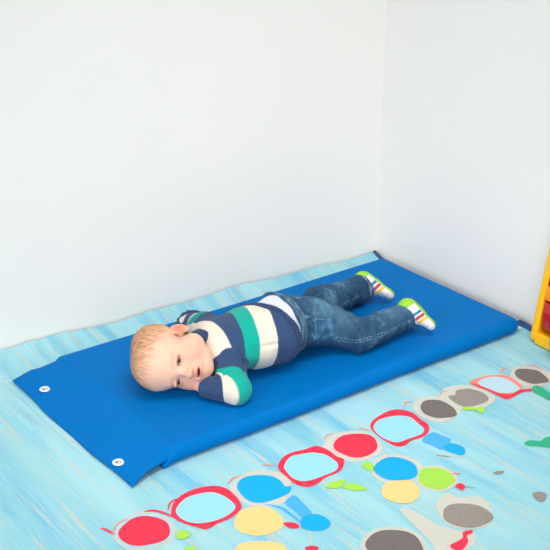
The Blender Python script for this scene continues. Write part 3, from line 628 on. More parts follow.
def build_body():
    hc = H(0, 0, 0)
    F_ = Field(spaced(0.12, 1.06, 0.004, (hc[0] - 0.135, hc[0] + 0.13), 0.0013), spaced(hc[1] - 0.155, 0.50, 0.004, (hc[1] - 0.145, hc[1] + 0.135), 0.0013), spaced(0.03, 0.24, 0.004, (0.034, 0.222), 0.0013))
    A = F_.apply
    # torso and limbs, a little inside the clothes
    A(rcone(chest, belly, 0.052, 0.058, flat=(0, 1, -0.1), s=1.35), 0.02)
    A(rcone(belly, pelv, 0.055, 0.044, flat=(0, 1, -0.1), s=1.35), 0.02)
    A(rcone(shN, shF, 0.034, 0.034), 0.03)
    A(rcone(shN, elN, 0.027, 0.022), 0.012); A(rcone(elN, wrN, 0.022, 0.016), 0.008)
    A(rcone(shF, elF, 0.026, 0.021), 0.012); A(rcone(elF, wrF, 0.021, 0.016), 0.008)
    A(rcone(hipN, knN, 0.045, 0.030), 0.02); A(rcone(knN, anN, 0.029, 0.019), 0.012)
    A(rcone(hipF, knF, 0.036, 0.028), 0.02); A(rcone(knF, anF, 0.029, 0.0225), 0.012)
    for an, hl, to in ((anN, hlN, toN), (anF, hlF, toF)):
        t = nrm(to - hl); n = nrm(np.cross(np.cross(t, -fw), t)); sn = SOLE(t)
        A(rcone(an, hl + t * 0.024 - sn * 0.022, 0.0215, 0.0165), 0.012)
        A(rcone(hl + t * 0.024 - sn * 0.020, hl + t * 0.085 - sn * 0.013, 0.0165, 0.010), 0.010)
        sv = nrm(np.cross(sn, t))
        for i in range(5):
            b0 = hl + t * 0.088 - sn * 0.011 + sv * (i - 2) * 0.0058
            A(rcone(b0, b0 + t * (0.012 - 0.0012 * abs(i - 1)), 0.0046, 0.004), 0.002)
    # neck
    A(rcone(H(0, -0.022, -0.035), neck * 0.4 + chest * 0.6, 0.040, 0.042), 0.022)
    # skull
    A(he((0, -0.014, 0.032), (0.0660, 0.083, 0.0605)), 0.012)
    A(he((0, 0.022, 0.036), (0.058, 0.050, 0.052)), 0.02)
    for s in (-1, 1): A(he((s * 0.028, -0.020, 0.042), (0.036, 0.050, 0.044)), 0.02)
    # face block, cheeks, chin
    A(he((0, 0.026, -0.022), (0.051, 0.046, 0.050)), 0.022)
    for s in (-1, 1):
        A(he((s * 0.0320, 0.037, -0.031), (0.0235, 0.025, 0.025)), 0.018)
        A(he((s * 0.040, 0.012, -0.040), (0.022, 0.030, 0.024)), 0.016)
    A(he((0, 0.048, -0.056), (0.023, 0.018, 0.017)), 0.016)
    A(he((0, 0.057, -0.0665), (0.012, 0.010, 0.010)), 0.010)
    A(he((0, 0.030, -0.062), (0.030, 0.030, 0.016)), 0.02)
    # brow and eye hollows
    A(he((0, 0.062, 0.018), (0.034, 0.010, 0.009)), 0.014)
    for s in (-1, 1):
        A(he((s * 0.0265, 0.0790, -0.001), (0.0140, 0.0095, 0.0085)), 0.010, 'sub')
    # muzzle and lips
    A(he((0, 0.064, -0.040), (0.019, 0.013, 0.016)), 0.012)
    A(he((0, 0.0755, -0.0375), (0.0110, 0.0045, 0.0032)), 0.004)
    A(he((0, 0.0745, -0.0475), (0.0105, 0.0050, 0.0040)), 0.004)
    for s in (-1, 1): A(he((s * 0.016, 0.068, -0.042), (0.006, 0.007, 0.008)), 0.006)
    # nose
    A(hr((0, 0.064, 0.006), (0, 0.079, -0.0185), 0.0060, 0.0070), 0.009)
    A(he((0, 0.0835, -0.0215), (0.0080, 0.0074, 0.0068)), 0.005)
    for s in (-1, 1):
        A(he((s * 0.0078, 0.0765, -0.0235), (0.0050, 0.0062, 0.0050)), 0.004)
    for s in (-1, 1): A(he((s * 0.0042, 0.0812, -0.0285), (0.0022, 0.0034, 0.0026)), 0.002, 'sub')
    # eyelids: a lid ball each, opened by a slit
    for s in (-1, 1):
        A(he((s * 0.0262, 0.0590, -0.0005), (0.0128, 0.0118, 0.0105)), 0.004)
        A(he((s * 0.0262, 0.0680, 0.0060), (0.0115, 0.0030, 0.0024)), 0.004)
        A(he((s * 0.0262, 0.0745, -0.0008), (0.0092, 0.0090, 0.0034)), 0.0012, 'sub')
        A(he((s * 0.0262, 0.0590, -0.0005), (0.0108, 0.0102, 0.0088)), 0.0, 'sub')
    # open mouth
    A(he((0, 0.0795, -0.0428), (0.0085, 0.0090, 0.0024)), 0.002, 'sub')
    A(hr((-0.014, 0.0745, -0.0418), (0.014, 0.0745, -0.0418), 0.0011, 0.0011), 0.0015, 'sub')
    # philtrum and chin groove
    A(hr((0, 0.081, -0.028), (0, 0.081, -0.034), 0.0015, 0.0018), 0.002, 'sub')
    A(hr((-0.008, 0.0765, -0.0555), (0.008, 0.0765, -0.0555), 0.003, 0.003), 0.006, 'sub')
    # ears
    for s in (-1, 1):
        c = (s * 0.0670, -0.010, -0.010)
        a_f = nrm(hF * 0.93 + hS * s * -0.30 + hU * -0.1); a_u = nrm(hU * 0.98 + hF * -0.16); a_n = nrm(np.cross(a_f, a_u)); a_u = np.cross(a_n, a_f)
        fold = 0.010 * s
        Rm = [a_n, a_f, a_u]
        A(ellip(H(*c), [0.0058 * HS, 0.0150 * HS, 0.0205 * HS], Rm), 0.006)
        ci = H(c[0] + s * 0.0062, c[1] + 0.003, c[2] + 0.002)
        A(ellip(ci, [0.0046, 0.0090, 0.0130], Rm), 0.003, 'sub')
        A(ellip(H(c[0] + s * 0.003, c[1] + 0.010, c[2] - 0.004), [0.0045, 0.0042, 0.006], Rm), 0.003)
        A(ellip(H(c[0] + s * 0.001, c[1] + 0.003, c[2] - 0.016), [0.0048, 0.0075, 0.0072], Rm), 0.004)
    # hands
    dN = nrm(wrN - elN); fingers(F_, wrN, nrm(np.array([-0.15, 0.95, 0.05])), (0, 0, 1), 1)
    dF = nrm(wrF - elF); fingers(F_, wrF, nrm(np.array([-0.4, -0.75, -0.1])), (0, 0, 1), -1)
    V, Fa = F_.mesh()
    V = relax(V, Fa, 1, 0.35)
    # keep it on the mat
    V[:, 2] = np.maximum(V[:, 2], T + 0.0005)
    # painting: skin, lips, cheeks, ear, fair scalp
    q = (V - HO) / HS; s_, f_, u_ = q @ hS, q @ hF, q @ hU
    base = LC((240, 190, 164)); c = np.tile(base, (len(V), 1))
    def g(cs, cf, cu, r): return np.exp(-((s_ - cs) ** 2 + (f_ - cf) ** 2 + (u_ - cu) ** 2) / r ** 2)
    rosy = LC((236, 122, 104)); lip = LC((208, 108, 104))
    for s in (-1, 1):
        c = mixc(c, rosy, 0.36 * g(s * 0.034, 0.058, -0.030, 0.026))
        c = mixc(c, LC((226, 92, 66)), 0.75 * g(s * 0.073, -0.006, -0.010, 0.019))
        c = mixc(c, LC((214, 150, 140)), 0.35 * g(s * 0.0262, 0.070, -0.002, 0.013))
        # brows
        bd = np.abs(u_ - (0.0165 - 12 * (np.abs(s_) - 0.024) ** 2)) ; bm_ = (np.sign(s_) == s) & (np.abs(s_) > 0.010) & (np.abs(s_) < 0.040) & (f_ > 0.03)
        c = mixc(c, LC((206, 150, 118)), 0.45 * np.exp(-(bd / 0.0022) ** 2) * bm_)
        # lid margin / lashes
        ed = np.sqrt(((s_ - s * 0.0262) / 0.0098) ** 2 + ((u_ + 0.0004) / 0.0043) ** 2)
        c = mixc(c, LC((96, 58, 50)), 0.85 * np.exp(-((ed - 1.0) / 0.26) ** 2) * (f_ > 0.055) * (u_ > -0.0035))
        c = mixc(c, LC((170, 60, 50)), 0.9 * g(s * 0.0042, 0.0805, -0.0285, 0.0028))
    c = mixc(c, rosy, 0.38 * g(0, 0.086, -0.021, 0.010)); c = mixc(c, rosy, 0.30 * g(0, 0.062, -0.066, 0.013))
    lm = ((s_ / 0.0130) ** 2 + ((u_ + 0.0425) / 0.0070) ** 2); c = mixc(c, lip, 0.75 * sstep(1.15, 0.75, lm) * (f_ > 0.062))
    mo = ((s_ / 0.0100) ** 2 + ((u_ + 0.0427) / 0.0026) ** 2); c = mixc(c, LC((105, 25, 28)), sstep(1.3, 0.7, mo) * (f_ > 0.055))
    scalp = sstep(0.000, 0.060, u_ - 0.9 * f_ + 0.004 * np.sin(s_ * 60)) * sstep(-0.045, -0.02, u_ - f_ * .3)
    c = mixc(c, LC((226, 180, 142)), 0.7 * scalp)
    # feet and ankles pinker
    c = mixc(c, LC((236, 160, 140)), sstep(0.80, 0.86, V[:, 0]))
    return mesh_obj('body', V, Fa, M_skin, cols=c)

def SOLE(t):
    n = np.cross(t, -fw); n = nrm(n)
    return n if n[0] > 0 else -n

M_skin = mat('toddler_skin', (246, 202, 184), 0.48, attr='paint', sss=0.25, spec=0.4)
M_knit = mat('sweater_knit', (255, 255, 255), 0.95, attr='paint', noise=0.06, nscale=260, bump=0.9, bscale=330, spec=0.15, sheen=0.1)
M_denim = mat('denim_cloth', (255, 255, 255), 0.85, attr='paint', noise=0.10, nscale=320, bump=0.4, bscale=600, spec=0.2)
M_shirt = mat('undershirt_cotton', (212, 217, 232), 0.85, noise=0.05, nscale=90, bump=0.3, bscale=300)
M_shoe = mat('shoe_upper_cloth', (255, 255, 255), 0.6, attr='paint', bump=0.2, bscale=500)
M_sole = mat('lime_rubber', (146, 206, 44), 0.5)
M_hair = mat('fair_hair', (212, 168, 128), 0.55, noise=0.15, nscale=120)
body = setp(build_body(), kid)

# eyes
def eye_mat():
    m = bpy.data.materials.new('eye'); m.use_nodes = True; nt = m.node_tree; b = nt.nodes['Principled BSDF']; b.inputs['Roughness'].default_value = 0.08
    a = nt.nodes.new('ShaderNodeAttribute'); a.attribute_name = 'paint'; nt.links.new(a.outputs['Color'], b.inputs['Base Color']); return m
M_eye = eye_mat()
for s in (-1, 1):
    c0 = H(s * 0.0262, 0.0590, -0.0005); V = []; nu, nv = 48, 40; R_ = 0.0101 * HS
    gz = nrm(-fw * 0.72 + hF * 0.5 + 0.02 * hS)
    for i in range(nv + 1):
        th = math.pi * i / nv
        for j in range(nu):
            ph = 2 * math.pi * j / nu; V.append((math.sin(th) * math.cos(ph), math.sin(th) * math.sin(ph), math.cos(th)))
    Fq = [(i * nu + j, (i + 1) * nu + j, (i + 1) * nu + (j + 1) % nu, i * nu + (j + 1) % nu) for i in range(nv) for j in range(nu)]
    e1 = nrm(np.cross(gz, hU)); e2 = np.cross(e1, gz); V = np.array(V)
    W_ = V[:, :1] * e1 + V[:, 1:2] * e2 + V[:, 2:] * gz
    ang = np.degrees(np.arccos(np.clip(V[:, 2], -1, 1)))
    cc = np.tile(LC((206, 196, 192)), (len(V), 1)); cc = mixc(cc, LC((44, 48, 62)), sstep(52, 47, ang)); cc = mixc(cc, LC((14, 12, 14)), sstep(23, 19, ang))
    setp(mesh_obj('eye', c0 + W_ * R_, Fq, M_eye, cols=cc), kid)

# hair: short fair fuzz, many fine strands lying back over the scalp
def build_hair():
    me = body.data; n_ = len(me.vertices)
    P = np.empty(n_ * 3, np.float32); me.vertices.foreach_get('co', P); P = P.reshape(-1, 3).astype(float)
    N = np.empty(n_ * 3, np.float32); me.vertices.foreach_get('normal', N); N = N.reshape(-1, 3).astype(float)
    q = (P - HO) / HS; s, f, u = q @ hS, q @ hF, q @ hU
    k = u - 0.9 * f
    ok = (P[:, 2] > T + 0.004) & (k > 0.004 + 0.055 * rng.random(n_)) & (u > -0.03) & (np.linalg.norm(q, axis=1) < 0.13) & ((q ** 2).sum(1) > 0.05 ** 2) & ~((np.abs(s) > 0.064) & (u < 0.024))
    idx = np.flatnonzero(ok); idx = rng.choice(idx, min(4600, len(idx)), replace=False)
    V = []; F = []; n = 0
    wh = H(0.006, -0.055, 0.08); cen = H(0, -0.014, 0.03)
    for i in idx:
        p0, nn = P[i], N[i]
        flow = nrm(p0 - wh + 0.3 * np.cross(nn, p0 - wh)) ; flow = nrm(flow - nn * (flow @ nn) + rng.normal(size=3) * 0.16); flow = nrm(flow - nn * (flow @ nn))
        L = rng.uniform(0.008, 0.017); w = 0.00032; sd = np.cross(nn, flow)
        for j in range(4):
            t = j / 3; d = L * t; c_ = p0 + flow * d - nn * (d * d / (2 * 0.075)) + nn * (0.0003 + 0.0016 * t)
            ww = w * (1 - 0.7 * t)
            c_[2] = max(c_[2], T + 0.002)
            V += [c_ + sd * ww, c_ - sd * ww, c_ + nn * ww * 1.5]
            if j:
                a = n - 3
                for x, y in ((0, 1), (1, 2), (2, 0)): F.append((a + x, a + y, n + y, n + x))
            n += 3
    o = mesh_obj('hair', V, F, M_hair); setp(o, kid); return o
build_hair()

# ---- clothes
# surface lines: jeans seams, jeans creases, sweater creases
SEAMS = [[(0.6173, 0.1277, 0.1224), (0.6469, 0.1287, 0.1043), (0.6656, 0.1203, 0.0955), (0.6816, 0.1085, 0.0902), (0.6977, 0.0968, 0.0875), (0.7138, 0.0818, 0.0928), (0.7355, 0.0768, 0.0938), (0.7668, 0.0822, 0.0907), (0.7945, 0.0833, 0.0905), (0.8215, 0.0870, 0.0896), (0.8536, 0.0922, 0.0895), (0.8784, 0.0968, 0.0905)],
 [(0.6299, 0.2116, 0.1771), (0.6210, 0.1820, 0.1767), (0.6148, 0.1605, 0.1661), (0.6073, 0.1431, 0.1518)],
 [(0.7969, 0.2665, 0.0974), (0.8289, 0.2798, 0.0910), (0.8622, 0.2943, 0.0870), (0.8783, 0.2968, 0.0876)],
 [(0.5693, 0.1420, 0.1604), (0.5914, 0.1427, 0.1565), (0.6220, 0.1419, 0.1489), (0.6405, 0.1375, 0.1445), (0.6584, 0.1321, 0.1376)],
 [(0.6584, 0.1321, 0.1376), (0.6576, 0.1267, 0.1219), (0.6519, 0.1271, 0.1043), (0.6287, 0.1337, 0.1031), (0.5861, 0.1277, 0.1262)]]
JC = [[(0.7092, 0.1275, 0.1368), (0.7179, 0.1107, 0.1271), (0.7165, 0.0934, 0.1149), (0.7151, 0.0838, 0.1026)],
 [(0.7780, 0.1267, 0.1232), (0.7621, 0.1009, 0.1209)],
 [(0.7196, 0.2551, 0.1454), (0.6842, 0.1799, 0.1656), (0.7028, 0.1709, 0.1555)],
 [(0.5821, 0.1306, 0.1397), (0.5862, 0.1276, 0.1127)],
 [(0.8459, 0.2922, 0.1009), (0.8588, 0.2941, 0.0762)],
 [(0.7903, 0.1102, 0.1204), (0.7705, 0.0911, 0.1084)]]
SC = [[(0.4402, 0.1291, 0.1373), (0.4563, 0.1232, 0.1374), (0.4769, 0.1193, 0.1380)],
 [(0.3625, 0.0972, 0.1093), (0.3830, 0.1302, 0.1151), (0.3814, 0.1394, 0.1379)],
 [(0.3035, 0.1253, 0.0981), (0.3169, 0.1203, 0.1063), (0.3288, 0.1091, 0.1124)]]


AX = nrm(pelv - chest)
def tor(t): return chest + (pelv - chest) * t
def sweater_prims(e=0.0):
    """outer sweater volumes grown by e"""
    P = []
    P.append((rcone(tor(-0.10), tor(0.30), 0.063 + e, 0.071 + e, flat=(0.05, 1, -0.20), s=1.44), 0.02))
    P.append((rcone(tor(0.30), tor(0.62), 0.071 + e, 0.071 + e, flat=(0.05, 1, -0.20), s=1.44), 0.02))
    P.append((rcone(shN, shF, 0.043 + e, 0.038 + e), 0.03))
    P.append((rcone(shN, elN, 0.041 + e, 0.0335 + e), 0.018))
    P.append((rcone(elN, wrN, 0.0335 + e, 0.0255 + e), 0.012))
    P.append((rcone(shF, elF, 0.036 + e, 0.026 + e), 0.018))
    P.append((rcone(elF, wrF, 0.026 + e, 0.022 + e), 0.010))
    return P
HEM = tor(0.43)
HAX = nrm(AX + np.array([0, 0.40, -0.04]))
def build_sweater():
    F_ = Field(np.arange(0.20, 0.78, 0.0021), np.arange(0.0, 0.52, 0.0021), np.arange(0.035, 0.24, 0.0021))
    for p_, k in sweater_prims(): F_.apply(p_, k)
    # ribbed hem rolls out a little
    F_.apply(rcone(tor(0.36), tor(0.46), 0.0725, 0.0785, flat=(0.05, 1, -0.20), s=1.44), 0.006)
    X, Y, Z = F_.pts((slice(None),) * 3)
    # folds
    w = vnoise(X, Y, Z, 75, 11) * 0.0013 + vnoise(X, Y, Z, 160, 12) * 0.0005
    F_.v = F_.v + w.astype(np.float32)
    # cut: hem plane, cuffs, neck hole, under the face
    d = (X - HEM[0]) * HAX[0] + (Y - HEM[1]) * HAX[1] + (Z - HEM[2]) * HAX[2]
    F_.v = -smin(-F_.v, -d.astype(np.float32), 0.006)
    for e_, w_ in ((elN, wrN), (elF, wrF)):
        a = nrm(w_ - e_); s = F_.sl(w_ - 0.05, w_ + 0.05); x, y, z = F_.pts(s)
        dd = ((x - w_[0]) * a[0] + (y - w_[1]) * a[1] + (z - w_[2]) * a[2] - 0.006)
        near = np.sqrt((x - w_[0]) ** 2 + (y - w_[1]) ** 2 + (z - w_[2]) ** 2) < 0.045
        F_.v[s] = np.where(near, -smin(-F_.v[s], -dd.astype(np.float32), 0.004), F_.v[s])
    # face and neck stay clear of the wool
    for c, r in (((0, -0.014, 0.034), (0.0675, 0.084, 0.064)), ((0, 0.030, -0.026), (0.053, 0.048, 0.050))):
        F_.apply(he(c, [q + 0.0015 for q in r]), 0.004, 'sub')
    F_.apply(he((0, 0.05, -0.05), (0.026, 0.022, 0.024)), 0.004, 'sub')
    for s in (-1, 1): F_.apply(he((s * 0.0335, 0.041, -0.032), (0.025, 0.0265, 0.0255)), 0.004, 'sub')
    F_.apply(rcone(H(0, -0.022, -0.030), NK, 0.0435, 0.045), 0.004, 'sub')
    # crease lines: elbow crook, armpit, back fold
    for a, b, r in CREASES: F_.apply(rcone(a, b, r, r), 0.010, 'sub')
    for pl in SC:
        for a, b in zip(pl[:-1], pl[1:]): F_.apply(rcone(np.array(a) + [0, 0, 0.001], np.array(b) + [0, 0, 0.001], 0.0026, 0.0026), 0.007, 'sub')
    V, Fa = F_.mesh(); V = relax(V, Fa, 2, 0.4)
    V[:, 2] = np.maximum(V[:, 2], T + 0.0008)
    navy, teal, cream = LC((50, 74, 112)), LC((10, 166, 150)), LC((226, 216, 200))
    t = ((V - chest) @ AX); L = np.linalg.norm(pelv - chest); lat = (V - chest) @ np.array([0, -1, 0])
    t = t - 0.33 * ((V - chest) @ np.array([0, 1, 0.25]) + 0.09) + 0.0015 * np.sin(V[:, 1] * 30)
    tt = t / L
    c = np.tile(navy, (len(V), 1))
    def band(c, col, a, b): return mixc(c, col, sstep(a - .006, a + .006, tt) * sstep(b + .006, b - .006, tt))
    raw = ((V - chest) @ AX) / L; off = ((V - chest) @ np.array([0, 1, 0.25]) + 0.09) / L
    for col, (a, ca), (b, cb) in TBANDS:
        c = mixc(c, col_[col], sstep(a - .006, a + .006, raw - ca * off) * sstep(b + .006, b - .006, raw - cb * off))
    # sleeves
    for sh, el, wr, bands, br in ((shN, elN, wrN, SN, 0.030), (shF, elF, wrF, SF, 0.026)):
        d1, t1 = segdist(V, sh, el); d2, t2 = segdist(V, el, wr)
        l1, l2 = np.linalg.norm(el - sh), np.linalg.norm(wr - el)
        arc = np.where(d1 < d2, t1 * l1, l1 + t2 * l2)
        # smooth blend of the two segment parameters around the elbow
        w = 1 / (1 + np.exp((d1 - d2) * 260)); arc = w * (t1 * l1) + (1 - w) * (l1 + t2 * l2)
        arc = arc - 0.75 * (V[:, 0] - el[0]) * np.exp(-(np.linalg.norm(V - el, axis=1) / 0.05) ** 2)
        if sh is shN: arcN = arc
        dmin = np.minimum(d1, d2)
        far_from_torso = (np.minimum(d1, d2) < (0.046 if sh is shN else 0.042)) & (arc > bands[0][1])
        cc = np.tile(navy, (len(V), 1))
        for col, a, b in bands: cc = mixc(cc, col_[col], sstep(a - .0012, a + .0012, arc) * sstep(b + .0012, b - .0012, arc))
        c = np.where(far_from_torso[:, None], cc, c)
    cap = np.linalg.norm(V - np.array((0.3419, 0.1193, 0.1350)), axis=1); dA, _ = segdist(V, shN, elN)
    c = mixc(c, navy, sstep(0.0435, 0.0415, cap) * (arcN < 0.083))
    for cc_, p_, r_ in ((navy, (0.4198, 0.4157, 0.1050), 0.034), (teal, (0.4450, 0.4266, 0.1050), 0.024), (cream, (0.4140, 0.4350, 0.1050), 0.015)):
        c = mixc(c, cc_, sstep(r_ + 0.001, r_ - 0.001, np.linalg.norm(V - np.array(p_), axis=1)) * (V[:, 1] > 0.34))
    # ribbing on the hem: fine darker grooves
    ang = np.arctan2(V[:, 2] - HEM[2], V[:, 1] - HEM[1])
    rib = 0.0 *  (0.5 + 0.5 * np.sin(ang * 80))
    c = c * (1 - 0.32 * rib[:, None])
    o = mesh_obj('sweater', V, Fa, M_knit, cols=c); setp(o, kid); o['label'] = 'navy, teal and cream striped knitted sweater'
    # ribbed hem band, a raised sub-part
    G = Field(*F_.ax); X, Y, Z = G.pts((slice(None),) * 3)
    h = (X - HEM[0]) * HAX[0] + (Y - HEM[1]) * HAX[1] + (Z - HEM[2]) * HAX[2]
    an = np.arctan2((Z - HEM[2]) * 1.4, Y - HEM[1])
    G.v = np.maximum(np.maximum(F_.v - 0.0022 - 0.0012 * np.sin(an * 88) , -(F_.v + 0.004)), np.maximum(-h - 0.020, h - 0.003)).astype(np.float32)
    V, Fa = G.mesh(); V = relax(V, Fa, 1, 0.4); V[:, 2] = np.maximum(V[:, 2], T + 0.0006)
    an = np.arctan2((V[:, 2] - HEM[2]) * 1.4, V[:, 1] - HEM[1])
    cc = np.tile(LC((46, 66, 102)), (len(V), 1)) * (1 + 0.20 * np.sin(an * 88))[:, None]
    hb = mesh_obj('ribbed_hem', V, Fa, M_knit, cols=cc); setp(hb, o); hb['label'] = 'navy ribbed hem'
    return o
col_ = dict(navy=LC((50, 74, 112)), teal=LC((10, 166, 150)), cream=LC((226, 216, 200)))
NK = neck * 0.55 + chest * 0.45
TBANDS = [('cream', (-1.5, 0.0), (-0.17, 0.02)), ('teal', (-0.04, 0.25), (0.13, 0.24)), ('cream', (0.13, 0.24), (0.33, 0.24))]
HEMT = 0.0
SN = [('navy', 0.012, 0.086), ('teal', 0.086, 0.133), ('cream', 0.133, 0.160), ('navy', 0.158, 0.3)]
SF = [('teal', 0.0, 0.030), ('cream', 0.030, 0.050), ('navy', 0.050, 0.3)]
CREASES = []
build_sweater()

def build_collar():
    F_ = Field(np.arange(0.22, 0.50, 0.0016), np.arange(0.10, 0.44, 0.0016), np.arange(0.06, 0.23, 0.0016))
    # band round the neck
    a = H(0, -0.022, -0.030); ax = nrm(NK - a); c = a + ax * 0.030
    F_.apply(rcone(c - ax * 0.002, c + ax * 0.022, 0.0475, 0.053), 0)
    F_.apply(rcone(a - ax * 0.05, a + ax * 0.12, 0.0455, 0.0455), 0.002, 'sub')
    X, Y, Z = F_.pts((slice(None),) * 3)
    h = (X - c[0]) * ax[0] + (Y - c[1]) * ax[1] + (Z - c[2]) * ax[2]
    # open at the throat, pointed flap towards the upper cheek
    lat_ = (X - c[0]) * hF[0] + (Y - c[1]) * hF[1] + (Z - c[2]) * hF[2]
    sd = (X - c[0]) * hS[0] + (Y - c[1]) * hS[1] + (Z - c[2]) * hS[2]
    low = h - (0.016 + 0.010 * np.exp(-((lat_ - 0.012) / 0.014) ** 2))
    up = -h - 0.001
    F_.v = np.maximum(np.maximum(F_.v, low), up).astype(np.float32)
    F_.v = np.maximum(F_.v, (lat_ - 0.030).astype(np.float32))
    V, Fa = F_.mesh(); V = relax(V, Fa, 2, 0.4)
    o = mesh_obj('collar', V, Fa, M_knit, cols=np.tile(col_['navy'] * 0.92, (len(V), 1))); setp(o, kid); o['label'] = 'navy collar'
build_collar()

WB = tor(0.64)                      # waistband
TILT = nrm(AX + np.array([0.0, -0.03, 0.0]))
def build_shirt():
    F_ = Field(np.arange(0.45, 0.72, 0.0025), np.arange(0.05, 0.42, 0.0025), np.arange(0.04, 0.21, 0.0025))
    F_.apply(rcone(tor(0.36), tor(0.66) + np.array([0, 0.004, 0.010]), 0.0685, 0.0715, flat=(0.05, 1, -0.20), s=1.40), 0)
    X, Y, Z = F_.pts((slice(None),) * 3)
    F_.v = F_.v + (vnoise(X, Y, Z, 90, 21) * 0.0018).astype(np.float32)
    F_.v = np.maximum(F_.v, ((X - WB[0]) * TILT[0] + (Y - WB[1]) * TILT[1] + (Z - WB[2]) * TILT[2] - 0.010).astype(np.float32))
    V, Fa = F_.mesh(); V = relax(V, Fa, 1, 0.4); V[:, 2] = np.maximum(V[:, 2], T + 0.001)
    o = mesh_obj('undershirt', V, Fa, M_shirt); setp(o, kid); o['label'] = 'white undershirt showing at the waist'
build_shirt()

def jeans_prims(e=0.0):
    P = []
    bN = hipN + np.array([0.004, 0.004, 0.006]); bF = hipF + np.array([0.004, 0.0, -0.004])
    P.append((rcone(tor(0.62) + np.array([0, 0.004, 0.013]), tor(1.0), 0.0755 + e, 0.060 + e, flat=(0.05, 1, -0.2), s=1.40), 0.02))
    P.append((rcone(bN, knN, 0.058 + e, 0.0405 + e), 0.020))
    P.append((rcone(bF + np.array([0.012, 0, 0.002]), knF, 0.052 + e, 0.0420 + e), 0.020))
    P.append((rcone(knN, anN + nrm(anN - knN) * 0.03, 0.0405 + e, 0.0315 + e), 0.012))
    P.append((rcone(knF, anF + nrm(anF - knF) * 0.03, 0.0415 + e, 0.0325 + e), 0.012))
    return P
def polyd(P, pts_):
    d = np.full(len(P), 9.0); s = np.zeros(len(P)); acc = 0
    for a, b in zip(pts_[:-1], pts_[1:]):
        a = np.array(a); b = np.array(b); dd, t = segdist(P, a, b); L = np.linalg.norm(b - a)
        m = dd < d; d = np.where(m, dd, d); s = np.where(m, acc + t * L, s); acc += L
    return d, s
def build_jeans():
    F_ = Field(np.arange(0.50, 1.02, 0.0021), np.arange(0.02, 0.46, 0.0021), np.arange(0.036, 0.21, 0.0021))
    for p_, k in jeans_prims(): F_.apply(p_, k)
    X, Y, Z = F_.pts((slice(None),) * 3)
    # folds: broad rumples plus sharper ones bunching behind knees and above the cuffs
    w = vnoise(X, Y, Z, 60, 31) * 0.0017 + vnoise(X * 1.6, Y * 0.7, Z, 130, 32) * 0.0012
    def ridge(c, ax, wid, amp, freq, ph=0.0):
        h = (X - c[0]) * ax[0] + (Y - c[1]) * ax[1] + (Z - c[2]) * ax[2]
        g = np.exp(-(h / wid) ** 2)
        n_ = np.sin(h * freq + ph + 1.6 * np.sin(Y * 40 + Z * 55 + ph))
        dist = np.exp(-(((X - c[0]) ** 2 + (Y - c[1]) ** 2 + (Z - c[2]) ** 2) / (0.075 ** 2)))
        return amp * g * n_ * dist
    w = w + ridge(knN, nrm(anN - hipN), 0.05, 0.0030, 190) + ridge(knF, nrm(anF - hipF), 0.05, 0.003, 170, 1.0)
    w = w + ridge(anN - nrm(anN - knN) * 0.03, nrm(anN - knN), 0.035, 0.0034, 230, 2) + ridge(anF - nrm(anF - knF) * 0.03, nrm(anF - knF), 0.035, 0.0034, 230, 0.5)
    w = w + ridge((hipN + knN) / 2, nrm(knN - hipN), 0.05, 0.0016, 150, 3)
    F_.v = F_.v + w.astype(np.float32)
    for pl in JC:
        for a, b in zip(pl[:-1], pl[1:]): F_.apply(rcone(np.array(a) + [0, 0, 0.0010], np.array(b) + [0, 0, 0.0010], 0.0036, 0.0036), 0.009, 'sub')
    # waist opening and cuffs
    d = -((X - WB[0]) * TILT[0] + (Y - WB[1]) * TILT[1] + (Z - WB[2]) * TILT[2])
    F_.v = -smin(-F_.v, -d.astype(np.float32), 0.004)
    for k_, a_, off in ((knN, anN, 0.003), (knF, anF, -0.004)):
        ax = nrm(a_ - k_); s = F_.sl(a_ - 0.06, a_ + 0.06); x, y, z = F_.pts(s)
        dd = (x - a_[0]) * ax[0] + (y - a_[1]) * ax[1] + (z - a_[2]) * ax[2] - off
        F_.v[s] = -smin(-F_.v[s], -dd.astype(np.float32), 0.004)
    for a_, k_, off in ((anN, knN, 0.003), (anF, knF, -0.004)):   # hollow hem
        ax = nrm(a_ - k_)
        F_.apply(rcone(a_ + ax * (off - 0.008), a_ + ax * (off + 0.03), 0.0255, 0.0285), 0.002, 'sub')
    V, Fa = F_.mesh(); V = relax(V, Fa, 1, 0.4); V[:, 2] = np.maximum(V[:, 2], T + 0.0008)
    base = LC((44, 80, 110)); c = np.tile(base, (len(V), 1))
    fade = vnoise(V[:, 0], V[:, 1], V[:, 2], 38, 41) * 0.5 + vnoise(V[:, 0], V[:, 1], V[:, 2], 110, 42) * 0.35 + vnoise(V[:, 0], V[:, 1] * 1.5, V[:, 2], 300, 43) * 0.30
    c = mixc(c, LC((96, 142, 172)), 0.55 * sstep(0.1, 1.1, fade)); c = mixc(c, LC((30, 58, 90)), 0.75 * sstep(-0.1, -1.1, fade))
    # worn lighter patches on the seat, thigh and shin fronts
    for (a, b, r) in ((hipN + [0, -0.02, 0.05], (hipN + knN) / 2 + [0, -0.01, 0.035], 0.04), ((knN + anN) / 2 + [0, 0, 0.03], anN + [0, 0, 0.03], 0.03)):
        dd, _ = segdist(V, a, b); c = mixc(c, LC((104, 150, 178)), 0.35 * np.exp(-(dd / r) ** 2))
    stitch = LC((150, 150, 132)); dark = LC((22, 42, 70))
    for k_, a_, off in ((knN, anN, 0.003), (knF, anF, 0.010)):
        ax = nrm(a_ - k_); h = off - (V - a_) @ ax; dd, _ = segdist(V, k_, a_)
        m = (dd < 0.055) & (h < 0.03)
        c = mixc(c, stitch, 0.6 * np.exp(-((h - 0.0145) / 0.0010) ** 2) * m); c = mixc(c, LC((120, 160, 184)), 0.45 * np.exp(-((h - 0.001) / 0.0022) ** 2) * m)
        c = mixc(c, dark, 0.5 * np.exp(-((h - 0.0175) / 0.0016) ** 2) * m)
